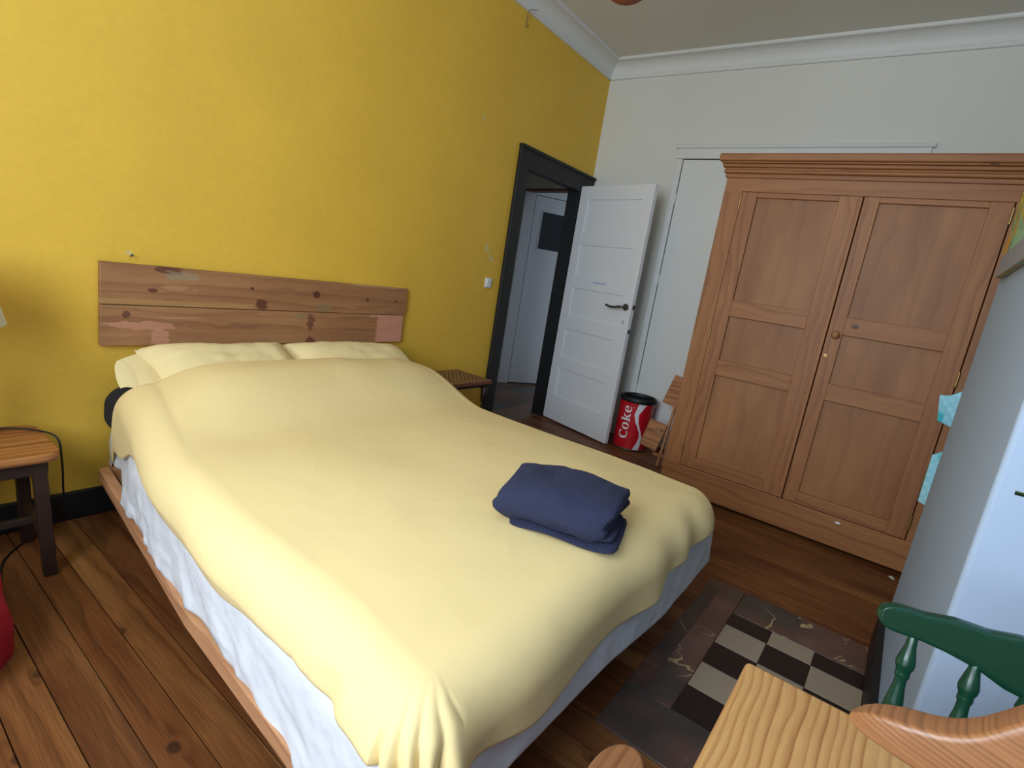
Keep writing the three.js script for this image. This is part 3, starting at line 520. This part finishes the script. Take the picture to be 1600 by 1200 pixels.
// folded wooden chair leaning behind the wardrobe
{
  const f = thing('folding_chair', 'folded wooden chair leaning against the wall between bin and wardrobe', 'chair', [-0.40, 0, 0]);
  const m = M.stoolTop, P = (n, g, ax) => mesh(n, grainUV(g, ax, rnd(), rnd()), m, f);
  const bar = (a, b, w, t) => { const L = a.distanceTo(b), g = new RoundedBoxGeometry(t, L, w, 2, 0.004); g.applyQuaternion(new THREE.Quaternion().setFromUnitVectors(V3(0, 1, 0), b.clone().sub(a).normalize())); g.translate((a.x + b.x) / 2, (a.y + b.y) / 2, (a.z + b.z) / 2); return g; };
  for (const z of [1.275, 1.39]) P('back_leg', bar(V3(-0.02, 0.0, z), V3(0.13, 0.71, z), 0.03, 0.022), 'y');
  for (const z of [1.252, 1.365]) P('front_leg', bar(V3(-0.07, 0.0, z), V3(0.05, 0.48, z), 0.018, 0.022), 'y');
  for (const [y, h, z0, z1] of [[0.10, 0.215, 1.085, 1.225], [0.435, 0.23, 1.165, 1.405]]) {
    const g = new RoundedBoxGeometry(0.022, h, z1 - z0, 2, 0.004); g.rotateX(y < 0.3 ? 0.14 : 0.16); g.rotateZ(-0.25); g.translate(-0.065 + (y + h / 2) * 0.25, y + h / 2, (z0 + z1) / 2); P(y < 0.3 ? 'seat_board' : 'back_board', g, 'z');
  }
  P('stretcher', bar(V3(-0.07, 0.085, 1.20), V3(-0.07, 0.085, 1.39), 0.02, 0.02), 'z');
}
// ---------------------------------------------------------------- hearth: marble slabs round a checker of tiles
{
  const h = thing('hearth', 'marble-bordered floor hearth with black and cream checker tiles', 'hearth');
  const marble = dataTex(1024, 512, (u, v) => {
    const X = u * 1.5, Y = v * 0.75, wx = X + 0.25 * (fbm(X * 4, Y * 4, 3, 4) - 0.5), wy = Y + 0.25 * (fbm(X * 4 + 9, Y * 4, 5, 4) - 0.5);
    const b = fbm(wx * 5, wy * 5, 12, 5), red = fbm(X * 3, Y * 3, 19, 3);
    let c = [62 + 44 * (b - 0.4), 58 + 40 * (b - 0.4), 56 + 36 * (b - 0.4)]; c = [c[0] + 34 * sstep(0.5, 0.7, red), c[1] + 12 * sstep(0.5, 0.7, red), c[2] + 8 * sstep(0.5, 0.7, red)];
    const vein = Math.abs(fbm(wx * 6 + 4, wy * 6, 27, 4) - 0.5), k = (1 - sstep(0.004, 0.018, vein)) * sstep(0.5, 0.62, fbm(X * 5, Y * 5, 31, 2));
    const cr = (1 - sstep(0.0, 0.006, Math.abs(fbm(X * 10, Y * 10, 43, 3) - 0.5))) * 0.35;
    return [mix(c[0], 176, k) + 50 * cr, mix(c[1], 160, k) + 46 * cr, mix(c[2], 118, k) + 42 * cr];
  });
  const mm = std({ map: marble, roughness: 0.32 });
  const slab = (x0, x1, z0, z1, o) => { const g = bx(x0 + 0.0015, x1 - 0.0015, 0.0, 0.006, z0 + 0.0015, z1 - 0.0015, 0.0015), p = g.attributes.position, uv = g.attributes.uv; for (let i = 0; i < p.count; i++) uv.setXY(i, (p.getX(i) - p.getZ(i) * 0.2) / 1.5 + o, p.getZ(i) / 0.75 + o * 1.7); mesh('marble_slab', g, mm, h); };
  const ZA = 2.062, ZB = 2.216, ZC = 2.694, XA = -1.80, XB = -2.02, XC = -2.743, XD = -2.96;
  slab(XC - 0.0, XA, ZA, ZB, 0.1); slab(XB, XA, ZB, ZC, 0.43); slab(XD, XC, ZA, ZC, 0.77);
  const bl = std({ color: 0x17161a, roughness: 0.35 }), cr = std({ color: 0x9c8d79, roughness: 0.45, bumpMap: rep(T.broad, 1), bumpScale: 0.0005 });
  const xs = [XB, -2.127, -2.281, -2.435, -2.589, XC], zs = [ZB, ZB + 0.155, ZB + 0.31, ZC];
  for (let i = 0; i < 5; i++) for (let j = 0; j < 3; j++) mesh('tile', bx(xs[i + 1] + 0.001, xs[i] - 0.001, 0, 0.006, zs[j] + 0.001, zs[j + 1] - 0.001, 0.0012), (i + j) % 2 ? cr : bl, h);
}
// ---------------------------------------------------------------- stool, lamp and cable by the bed
{
  const s = thing('stool', 'small stool with a rounded pine top and dark brown legs beside the bed', 'stool', [-4.0, 0, 0.25]);
  const sh = new THREE.Shape(); const a = 0.215, b = 0.165, r = 0.06;
  sh.moveTo(-a + r, -b); sh.lineTo(a - r, -b); sh.quadraticCurveTo(a, -b, a, -b + r); sh.lineTo(a, b - r); sh.quadraticCurveTo(a, b, a - r, b); sh.lineTo(-a + r, b); sh.quadraticCurveTo(-a, b, -a, b - r); sh.lineTo(-a, -b + r); sh.quadraticCurveTo(-a, -b, -a + r, -b);
  const g = new THREE.ExtrudeGeometry(sh, { depth: 0.018, bevelEnabled: true, bevelSize: 0.005, bevelThickness: 0.005, bevelSegments: 3, curveSegments: 10 }); g.rotateX(-Math.PI / 2); g.translate(0, 0.422, 0);
  mesh('seat', grainUV(g, 'x', 0.2, 0.1), M.stoolTop, s);
  for (const z of [-0.125, 0.125]) mesh('apron', bx(-0.18, 0.18, 0.365, 0.417, z - 0.01, z + 0.01, 0.003), M.darkWood, s);
  for (const x of [-0.18, 0.18]) mesh('apron', bx(x - 0.01, x + 0.01, 0.365, 0.417, -0.125, 0.125, 0.003), M.darkWood, s);
  const leg = (x, z) => { const A = V3(x * 1.12, 0, z * 1.22), B = V3(x, 0.417, z), L = A.distanceTo(B), q = new RoundedBoxGeometry(0.036, L, 0.036, 2, 0.004); q.applyQuaternion(new THREE.Quaternion().setFromUnitVectors(V3(0, 1, 0), B.clone().sub(A).normalize())); q.translate((A.x + B.x) / 2, L / 2 * 0.995, (A.z + B.z) / 2); return q; };
  for (const x of [-0.165, 0.165]) for (const z of [-0.115, 0.115]) mesh('leg', leg(x, z), M.darkWood, s);
  for (const x of [-0.18, 0.18]) mesh('stretcher', bx(x - 0.011, x + 0.011, 0.13, 0.165, -0.13, 0.13, 0.003), M.darkWood, s);
  mesh('stretcher', bx(-0.18, 0.18, 0.137, 0.160, -0.011, 0.011, 0.003), M.darkWood, s);
  const pd = new THREE.SphereGeometry(0.006, 10, 8); pd.scale(0.5, 1.5, 1); mesh('paint_drip', pd.translate(0.192, 0.388, 0.06), M.plastic, s);
  const l = thing('table_lamp', 'small lamp with a white cone shade standing on the stool', 'lamp', [-4.03, 0.445, 0.26]);
  mesh('base', new THREE.LatheGeometry([[0, 0], [0.06, 0], [0.062, 0.012], [0.02, 0.03], [0.016, 0.08], [0.035, 0.16], [0.03, 0.24], [0.012, 0.29], [0.010, 0.40], [0, 0.40]].map(([x, y]) => new THREE.Vector2(x, y)), 32), std({ color: 0xd6d0c4, roughness: 0.4 }), l);
  mesh('shade', new THREE.LatheGeometry([[0.147, 0.40], [0.150, 0.405], [0.095, 0.60], [0.092, 0.60], [0.147, 0.405], [0.147, 0.40]].map(([x, y]) => new THREE.Vector2(x, y)), 48), new THREE.MeshPhysicalMaterial({ color: 0xe6e2d6, roughness: 1, transmission: 0.3, thickness: 0 }), l);
  const cb = new THREE.CatmullRomCurve3([V3(-4.02, 0.452, 0.30), V3(-3.95, 0.453, 0.20), V3(-3.88, 0.454, 0.13), V3(-3.80, 0.452, 0.18), V3(-3.757, 0.44, 0.25), V3(-3.745, 0.36, 0.25), V3(-3.735, 0.24, 0.22), V3(-3.72, 0.13, 0.15), V3(-3.74, 0.03, 0.09), V3(-3.80, 0.006, 0.10), V3(-3.9, 0.005, 0.22), V3(-3.97, 0.005, 0.45), V3(-4.04, 0.005, 0.46)]);
  tag(mesh('lamp_cable', new THREE.TubeGeometry(cb, 90, 0.0035, 6), M.cable), 'thin black cable hanging from the stool down to the floor', 'cable');
}
// red fabric bag on the floor at the window side
{
  const pos = [], idx = [], n = 40, m = 24;
  for (let j = 0; j <= m; j++) for (let i = 0; i <= n; i++) {
    const t = i / n * Math.PI * 2, k = j / m, w = 1 - 0.25 * k * k, q = 1 + 0.10 * Math.sin(5 * t + 3 * k) + 0.06 * Math.sin(9 * t - 4 * k) + 0.22 * (noise(Math.cos(t) * 2 + 5, k * 3 + Math.sin(t) * 2, 4) - 0.5);
    pos.push(0.13 * Math.cos(t) * w * q, 0.30 * k * (0.93 + 0.07 * Math.sin(3 * t)), 0.20 * Math.sin(t) * w * q);
  }
  for (let j = 0; j < m; j++) for (let i = 0; i < n; i++) { const a = j * (n + 1) + i, b = a + n + 1; idx.push(a, b, a + 1, a + 1, b, b + 1); }
  const c0 = pos.length / 3; pos.push(0, 0.285, 0); for (let i = 0; i < n; i++) idx.push(m * (n + 1) + i, c0, m * (n + 1) + i + 1);
  const g = new THREE.BufferGeometry(); g.setAttribute('position', new THREE.Float32BufferAttribute(pos, 3)); g.setIndex(idx); planarUV(g, 'z', 'y'); g.computeVertexNormals();
  const b = mesh('fabric_bag', g, M.red); b.position.set(-4.125, 0, 0.70); tag(b, 'crumpled red fabric bag on the floorboards near the stool', 'bag');
}
// carved side table right of the bed
{
  const t = thing('side_table', 'small carved wooden side table with ornate dark legs beside the door casing', 'side table', [-1.665, 0, 0.185]);
  const lat = dataTex(512, 384, (u, v) => {
    const a = u * 22, b = v * 17, p = Math.abs(Math.sin((a + b) * 1.57)) * Math.abs(Math.sin((a - b) * 1.57)), e = Math.min(u, 1 - u, v * 0.75, (1 - v) * 0.75);
    const n = (fbm(u * 30, v * 30, 3, 3) - 0.5) * 40; let c = p > 0.42 ? [58, 38, 26] : [150, 112, 78]; if (e < 0.035) c = [146, 98, 70]; return [c[0] + n, c[1] + n, c[2] + n];
  });
  const g = bx(-0.205, 0.205, 0.494, 0.512, -0.16, 0.16, 0.004), p = g.attributes.position, uv = g.attributes.uv; for (let i = 0; i < p.count; i++) uv.setXY(i, (p.getX(i) + 0.205) / 0.41, (p.getZ(i) + 0.16) / 0.32);
  mesh('top', g, std({ map: lat, roughness: 0.5, bumpMap: lat, bumpScale: 0.001 }), t);
  const edge = std({ color: 0x7a4a36, roughness: 0.5 });
  for (const s of [-1, 1]) { mesh('edge_moulding', bx(-0.208, 0.208, 0.485, 0.508, s * 0.161 - 0.003, s * 0.161 + 0.003, 0.002), edge, t); mesh('edge_moulding', bx(s * 0.206 - 0.003, s * 0.206 + 0.003, 0.485, 0.508, -0.161, 0.161, 0.002), edge, t); }
  const prof = [[0, 0], [0.010, 0], [0.014, 0.02], [0.009, 0.05], [0.013, 0.10], [0.017, 0.16], [0.010, 0.20], [0.008, 0.215], [0.015, 0.235], [0.009, 0.255], [0.012, 0.285], [0.017, 0.305], [0.009, 0.33], [0.008, 0.345], [0.015, 0.36], [0.020, 0.385], [0.022, 0.41], [0.022, 0.455], [0, 0.455]];
  const lg = new THREE.LatheGeometry(prof.map(([x, y]) => new THREE.Vector2(x, y)), 20);
  const br = new THREE.Shape(); br.moveTo(0, 0); br.lineTo(0.085, 0); br.quadraticCurveTo(0.06, -0.012, 0.05, -0.03); br.quadraticCurveTo(0.03, -0.032, 0.022, -0.06); br.quadraticCurveTo(0.018, -0.10, 0, -0.115); br.closePath();
  for (const sx of [-1, 1]) for (const sz of [-1, 1]) {
    const l = mesh('leg', lg, M.darkWood, t); l.position.set(sx * 0.178, 0, sz * 0.133);
    for (const k of [0, 1]) { const q = new THREE.ExtrudeGeometry(br, { depth: 0.01, bevelEnabled: false }); q.translate(0, 0, -0.005); if (k ? sz > 0 : sx > 0) q.rotateY(Math.PI); if (k) q.rotateY(-Math.PI / 2); q.translate(sx * 0.178, 0.486, sz * 0.133); mesh('bracket', q, M.darkWood, t); }
  }
  for (const s of [-1, 1]) { mesh('apron', bx(-0.18, 0.18, 0.462, 0.488, s * 0.135 - 0.006, s * 0.135 + 0.006), M.darkWood, t); mesh('apron', bx(s * 0.18 - 0.006, s * 0.18 + 0.006, 0.462, 0.488, -0.135, 0.135), M.darkWood, t); }
}
// light switch, nail, hook
{
  const s = thing('light_switch', 'white plastic light switch on the yellow wall beside the black casing', 'switch', [-1.228, 1.140, 0]);
  mesh('plate', bx(-0.036, 0.036, -0.036, 0.036, 0, 0.010, 0.008), M.plastic, s);
  mesh('rocker', bx(-0.024, 0.024, -0.026, 0.026, 0.006, 0.0165, 0.004).rotateX(0.03), M.plastic, s);
  const n = thing('wall_nail', 'small bent nail in the yellow wall above the headboard', 'nail', [-3.458, 1.076, 0]);
  mesh('shank', new THREE.CylinderGeometry(0.002, 0.002, 0.022, 8).rotateX(Math.PI / 2 - 0.3).translate(0, 0, 0.009), M.steel, n);
  mesh('head', new THREE.CylinderGeometry(0.005, 0.005, 0.003, 10).rotateX(Math.PI / 2 - 0.3).translate(0, 0.003, 0.020), M.steel, n);
  const c = new THREE.CatmullRomCurve3([V3(-1.19, 2.935, 0.06), V3(-1.235, 2.918, 0.035), V3(-1.238, 2.90, 0.024), V3(-1.225, 2.87, 0.012), V3(-1.222, 2.835, 0.010), V3(-1.212, 2.828, 0.016), V3(-1.206, 2.85, 0.014)]);
  tag(mesh('wire_hook', new THREE.TubeGeometry(c, 40, 0.0022, 6), M.steel), 'thin bent wire hook under the plaster cornice', 'hook');
}
// pendant lamp
{
  const l = thing('pendant_lamp', 'round terracotta-brown pendant lamp hanging from the ceiling', 'lamp', [-2.4, 0, 1.41]);
  const sh = []; for (let i = 0; i <= 20; i++) { const a = i / 20 * 2.6; sh.push(new THREE.Vector2(0.105 * Math.sin(a), 2.355 - 0.105 * Math.cos(a))); } for (let i = 20; i >= 0; i--) { const a = i / 20 * 2.6; sh.push(new THREE.Vector2(0.100 * Math.sin(a), 2.355 - 0.100 * Math.cos(a))); }
  mesh('shade', new THREE.LatheGeometry(sh, 40), std({ color: 0x8a4a2c, roughness: 0.6 }), l);
  mesh('cord', new THREE.CylinderGeometry(0.004, 0.004, CH - 2.44, 8).translate(0, (CH + 2.44) / 2, 0), M.cable, l);
  mesh('holder', new THREE.CylinderGeometry(0.05, 0.05, 0.02, 20).translate(0, 2.447, 0), M.darkMetal, l);
  mesh('ceiling_rose', new THREE.CylinderGeometry(0.03, 0.05, 0.03, 20).translate(0, CH - 0.015, 0), M.trimWhite, l);
}
// ---------------------------------------------------------------- table and chairs
{
  const t = thing('table', 'narrow pine table with clear grain in front of the chimney breast', 'table');
  const X0 = -3.925, X1 = -3.462, Z0 = 2.448, Z1 = 3.13, Y = 0.73;
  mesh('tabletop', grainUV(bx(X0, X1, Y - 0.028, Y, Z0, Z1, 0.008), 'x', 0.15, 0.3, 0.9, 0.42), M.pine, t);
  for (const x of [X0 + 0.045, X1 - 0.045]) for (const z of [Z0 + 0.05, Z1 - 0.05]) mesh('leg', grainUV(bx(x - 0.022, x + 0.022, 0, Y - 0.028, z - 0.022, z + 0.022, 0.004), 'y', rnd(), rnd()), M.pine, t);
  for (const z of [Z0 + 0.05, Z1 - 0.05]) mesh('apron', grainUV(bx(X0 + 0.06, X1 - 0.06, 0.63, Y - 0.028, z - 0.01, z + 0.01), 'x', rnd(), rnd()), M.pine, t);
}
function spindle(a, b, r, name, mat, par) {   // turned spindle between two points
  const L = a.distanceTo(b), pr = [[0, 0.5], [0.06, 0.55], [0.12, 0.8], [0.20, 1.0], [0.28, 0.8], [0.31, 0.6], [0.32, 0.85], [0.335, 0.6], [0.45, 0.75], [0.58, 0.72], [0.60, 0.64], [0.618, 0.72], [0.628, 0.9], [0.638, 0.9], [0.65, 0.8], [0.665, 1.02], [0.69, 1.08], [0.73, 0.92], [0.78, 0.68], [0.812, 0.64], [0.822, 0.8], [0.832, 0.8], [0.842, 0.76], [0.858, 0.98], [0.875, 1.04], [0.90, 0.88], [0.94, 0.6], [1, 0.48]];
  const g = new THREE.LatheGeometry([[0, 0], ...pr.map(([y, q]) => [q * r, y * L]), [0, L]].map(([x, y]) => new THREE.Vector2(x, y)), 16);
  g.applyQuaternion(new THREE.Quaternion().setFromUnitVectors(V3(0, 1, 0), b.clone().sub(a).normalize())); g.translate(a.x, a.y, a.z); return mesh(name, g, mat, par);
}
// local chair: sitter faces +x, back at x = 0; crest outline given as [z, bottom, top]
function crest(out, bow, th, zc) {
  const pos = [], idx = [], n = out.length, m = 10, uv = [];
  for (let i = 0; i < n; i++) {
    const [z, b, t] = out[i], x = bow(z), ds = 0.01, sl = (bow(z + ds) - bow(z - ds)) / (2 * ds), nx = 1 / Math.hypot(1, sl), nz = -sl / Math.hypot(1, sl), hh = (t - b) / 2, T2 = Math.min(th / 2, hh);
    for (let k = 0; k < m * 2; k++) { const a = k / (m * 2) * Math.PI * 2, c = Math.cos(a), s = Math.sin(a), e = 0.32, X = T2 * Math.sign(c) * Math.abs(c) ** e, Y = hh * Math.sign(s) * Math.abs(s) ** e; pos.push(x + nx * X, (t + b) / 2 + Y, z + nz * X); uv.push(z / 0.6, (t + b + 2 * Y) * 4 + z * 1.1); }
  }
  const M2 = m * 2; for (let i = 0; i < n - 1; i++) for (let k = 0; k < M2; k++) { const a = i * M2 + k, b = i * M2 + (k + 1) % M2; idx.push(a, b, a + M2, b, b + M2, a + M2); }
  for (const i of [0, n - 1]) { const c = pos.length / 3; const [z, b, t] = out[i]; pos.push(bow(z), (t + b) / 2, z); uv.push(z / 0.6, (t + b) * 4 + z * 1.1); for (let k = 0; k < M2; k++) { const a = i * M2 + k, q = i * M2 + (k + 1) % M2; i ? idx.push(a, q, c) : idx.push(q, a, c); } }
  const g = new THREE.BufferGeometry(); g.setAttribute('position', new THREE.Float32BufferAttribute(pos, 3)); g.setAttribute('uv', new THREE.Float32BufferAttribute(uv, 2)); g.setIndex(idx); g.computeVertexNormals(); return g;
}
function resample(tab, n) { const o = []; for (let i = 0; i <= n; i++) { const q = i / n, z = mix(tab[0][0], tab[tab.length - 1][0], q); let k = 1; while (k < tab.length - 1 && tab[k][0] < z) k++; const [a, b0, t0] = tab[k - 1], [c, b1, t1] = tab[k], f = clamp((z - a) / (c - a)); o.push([z, mix(b0, b1, f), mix(t0, t1, f)]); } for (let r = 0; r < 2; r++) for (let i = 1; i < n; i++) for (const k of [1, 2]) o[i][k] = 0.5 * o[i][k] + 0.25 * (o[i - 1][k] + o[i + 1][k]); return o; }
const seatGeo = (d, w, y, t) => { const s = new THREE.Shape(); s.moveTo(0.0, -w * 0.42); s.quadraticCurveTo(d * 0.5, -w * 0.52, d * 0.95, -w * 0.48); s.quadraticCurveTo(d * 1.02, 0, d * 0.95, w * 0.48); s.quadraticCurveTo(d * 0.5, w * 0.52, 0, w * 0.42); s.quadraticCurveTo(-0.03, 0, 0, -w * 0.42); const g = new THREE.ExtrudeGeometry(s, { depth: t - 0.012, bevelEnabled: true, bevelSize: 0.006, bevelThickness: 0.006, bevelSegments: 3, curveSegments: 14 }); g.rotateX(-Math.PI / 2); g.translate(0, y - t + 0.006, 0); return g; };
{
  // green chair, sitter faces -x (built facing -x in world coordinates around its centre line)
  const zc = 2.795, c = thing('spindle_chair', 'dark green painted spindle-back chair tucked under the pine table', 'chair', [-3.34, 0, zc]);
  const tab = [[-0.208, 0.831, 0.841], [-0.2055, 0.825, 0.847], [-0.200, 0.8195, 0.852], [-0.186, 0.815, 0.856], [-0.155, 0.815, 0.856], [-0.12, 0.811, 0.863], [-0.082, 0.803, 0.863], [-0.05, 0.790, 0.871], [0, 0.784, 0.874], [0.05, 0.790, 0.871], [0.082, 0.803, 0.863], [0.12, 0.811, 0.863], [0.155, 0.815, 0.856], [0.186, 0.815, 0.856], [0.200, 0.8195, 0.852], [0.2055, 0.825, 0.847], [0.208, 0.831, 0.841]];
  const bow = z => 0.02 - 0.7 * z * z * 0.9;
  mesh('crest_rail', crest(resample(tab, 160), bow, 0.019, 0), M.green, c);
  const g = seatGeo(0.35, 0.40, 0.43, 0.03); g.rotateY(Math.PI); g.translate(-0.012, 0, 0); mesh('seat', g, M.green, c);
  for (const z of [-0.159, -0.084, -0.022, 0.04, 0.10, 0.159]) spindle(V3(-0.035 - 0.4 * z * z, 0.425, z * 0.96), V3(bow(z), 0.825, z), 0.012, 'spindle', M.green, c);
  for (const x of [-0.05, -0.31]) for (const z of [-0.15, 0.15]) spindle(V3(x + (x < -0.2 ? -0.03 : 0.04), 0, z * 1.2), V3(x, 0.41, z), 0.019, 'leg', M.green, c);
  for (const z of [-0.165, 0.165]) spindle(V3(-0.03, 0.18, z), V3(-0.325, 0.18, z), 0.012, 'stretcher', M.green, c);
}
{
  // pine armchair in front of the camera, facing the table
  const zc = 2.765, c = thing('pine_armchair', 'orange-toned pine armchair with a thick curved crest rail', 'chair', [-3.95, 0, zc]);
  const half = [[-0.213, 1.024, 1.028], [-0.209, 1.022, 1.036], [-0.194, 1.022, 1.042], [-0.173, 1.021, 1.049], [-0.160, 1.020, 1.060], [-0.150, 1.018, 1.077], [-0.13, 1.015, 1.10], [-0.09, 1.01, 1.115], [0, 1.005, 1.12]];
  const tab = [...half, ...half.slice(0, -1).reverse().map(([z, b, t]) => [-z, b, t])];
  const bow = z => 0.012 * (Math.abs(z) / 0.2) ** 2 - 0.006;
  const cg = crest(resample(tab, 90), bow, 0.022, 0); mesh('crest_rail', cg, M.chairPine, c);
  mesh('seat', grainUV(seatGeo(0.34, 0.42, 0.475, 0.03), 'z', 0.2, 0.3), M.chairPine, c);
  for (const z of [-0.14, -0.07, 0, 0.07, 0.14]) spindle(V3(0.025, 0.47, z * 0.95), V3(bow(z), 1.022, z), 0.013, 'spindle', M.chairPine, c);
  for (const s of [-1, 1]) {
    const sh = new THREE.Shape(); // arm paddle in plan: x forward, y outward
    sh.moveTo(0.0, 0.185); sh.bezierCurveTo(0.06, 0.26, 0.10, 0.33, 0.16, 0.345); sh.bezierCurveTo(0.20, 0.362, 0.232, 0.368, 0.232, 0.385); sh.bezierCurveTo(0.230, 0.41, 0.17, 0.42, 0.12, 0.395); sh.bezierCurveTo(0.06, 0.36, 0.0, 0.28, -0.03, 0.20); sh.closePath();
    const g = new THREE.ExtrudeGeometry(sh, { depth: 0.014, bevelEnabled: true, bevelSize: 0.005, bevelThickness: 0.005, bevelSegments: 3, curveSegments: 16 }); g.rotateX(-Math.PI / 2); if (s > 0) { g.scale(1, 1, -1); const ar = g.index; if (!ar) for (const k of ['position', 'normal', 'uv']) { const at = g.attributes[k], n = at.itemSize, A = at.array; for (let i = 0; i < at.count; i += 3) for (let q = 0; q < n; q++) { const t = A[(i + 1) * n + q]; A[(i + 1) * n + q] = A[(i + 2) * n + q]; A[(i + 2) * n + q] = t; } } g.computeVertexNormals(); }
    g.translate(0, 0.686, 0); mesh('armrest', grainUV(g, 'x', 0.1, 0.4), M.chairPine, c);
    spindle(V3(0.17, 0.46, s * 0.195), V3(0.15, 0.70, s * 0.365), 0.012, 'arm_post', M.chairPine, c);
  }
  for (const x of [0.05, 0.28]) for (const z of [-0.12, 0.12]) spindle(V3(x + (x < 0.2 ? -0.05 : 0.0), 0, z * 1.1), V3(x, 0.455, z), 0.018, 'leg', M.chairPine, c);
}
// plant on the table, mostly outside the frame
{
  const p = thing('potted_plant', 'potted plant with long pointed dark green leaves on the pine table', 'plant', [-3.62, 0.73, 2.93]);
  mesh('pot', new THREE.LatheGeometry([[0, 0], [0.05, 0], [0.065, 0.11], [0.070, 0.11], [0.070, 0.125], [0.062, 0.125], [0.058, 0.10], [0, 0.10]].map(([x, y]) => new THREE.Vector2(x, y)), 28), std({ color: 0x9a5a3a, roughness: 0.8 }), p);
  mesh('soil', new THREE.CylinderGeometry(0.058, 0.055, 0.01, 20).translate(0, 0.105, 0), M.darkWood, p);
  const lm = std({ color: 0x2c4a2a, roughness: 0.5, side: THREE.DoubleSide });
  const leaf = (a, b, c2, w) => { const cv = new THREE.QuadraticBezierCurve3(a, b, c2), pos = [], idx = [], n = 18, side = new THREE.Vector3().crossVectors(c2.clone().sub(a), V3(0, 1, 0)).normalize(); for (let i = 0; i <= n; i++) { const t = i / n, q = cv.getPoint(t), ww = w * Math.sin(Math.PI * Math.pow(t, 0.6)) ** 0.8 * (t > 0.999 ? 0 : 1) + 0.0005; for (const k of [-1, 0, 1]) pos.push(q.x + side.x * ww * k, q.y - (k ? 0.0 : 0.004), q.z + side.z * ww * k); } for (let i = 0; i < n; i++) for (const k of [0, 1]) { const s = i * 3 + k; idx.push(s, s + 3, s + 1, s + 1, s + 3, s + 4); } const g = new THREE.BufferGeometry(); g.setAttribute('position', new THREE.Float32BufferAttribute(pos, 3)); g.setIndex(idx); g.computeVertexNormals(); mesh('leaf', g, lm, p); };
  leaf(V3(0, 0.1, 0), V3(0.0, 0.40, -0.08), V3(0.02, 0.386, -0.288), 0.010);
  for (const [x, z, h] of [[0.1, 0.08, 0.34], [-0.06, 0.14, 0.32], [0.12, -0.02, 0.36], [0.02, 0.16, 0.30], [-0.08, 0.10, 0.38], [0.06, 0.12, 0.42]]) leaf(V3(0, 0.1, 0), V3(x * 0.3, h + 0.06, z * 0.3), V3(x * 1.2, h, z * 1.1), 0.011);
}
// picture on the chimney breast
{
  const c = dataTex(256, 320, (u, v) => { const n = fbm(u * 5, v * 6, 14, 4), q = fbm(u * 9 + 2 * n, v * 9, 22, 3); let c = n > 0.52 ? [206, 186, 52] : [150, 190, 150]; if (q > 0.6) c = [206, 150, 40]; if (Math.abs(q - 0.5) < 0.018) c = [60, 64, 58]; if (v < 0.10) c = [150, 148, 156]; return c; });
  const p = thing('picture', 'unframed yellow and green painting on the chimney breast', 'picture');
  const X0 = -2.45, X1 = -1.83, Y0 = 1.475, Y1 = 2.2;
  const g = bx(X0, X1, Y0, Y1, 2.700, 2.718, 0.002), a = g.attributes.position, uv = g.attributes.uv; for (let i = 0; i < a.count; i++) uv.setXY(i, (X1 - a.getX(i)) / (X1 - X0), (a.getY(i) - Y0) / (Y1 - Y0));
  mesh('canvas', g, std({ map: c, roughness: 0.7 }), p);
}
// teal cloths hanging in the alcove beside the chimney breast
{
  const tex = dataTex(256, 256, (u, v) => { const k = Math.sin(u * 50) * Math.sin(v * 50) > 0.2 ? 1 : 0, b = sstep(0.45, 0.6, fbm(u * 3, v * 3, 5, 2)); return [mix(62, 176, b * 0.7) + 14 * k, mix(176, 198, b) + 8 * k, mix(186, 214, b) + 6 * k]; });
  const m = std({ map: tex, roughness: 0.9, side: THREE.DoubleSide });
  const cloth = (pts, x, name, label) => {
    const s = new THREE.Shape(pts.map(([z, y]) => new THREE.Vector2(-z, y))), g = new THREE.ExtrudeGeometry(s, { depth: 0.012, bevelEnabled: true, bevelSize: 0.003, bevelThickness: 0.003, bevelSegments: 2 }); g.rotateY(Math.PI / 2); g.translate(x, 0, 0);
    const q = g.attributes.position; for (let i = 0; i < q.count; i++) q.setX(i, q.getX(i) + 0.02 * Math.sin(q.getZ(i) * 60) * Math.sin(q.getY(i) * 9)); g.computeVertexNormals(); planarUV(g, 'z', 'y', 0.3);
    tag(mesh(name, g, m), label, 'cloth', 'cloths hung in the alcove');
  };
  cloth([[2.672, 1.030], [2.70, 1.035], [2.80, 1.11], [2.98, 1.14], [2.98, 0.90], [2.76, 0.91], [2.688, 0.935]], -1.60, 'hanging_cloth', 'teal and white cloth corner poking out higher beside the chimney breast');
  cloth([[2.730, 0.895], [2.98, 0.93], [2.98, 0.56], [2.730, 0.600], [2.708, 0.604], [2.704, 0.800], [2.760, 0.84]], -1.64, 'hanging_cloth', 'pale blue towel with a stitched edge hanging lower beside the chimney breast');
}
renderer.render(scene,camera);
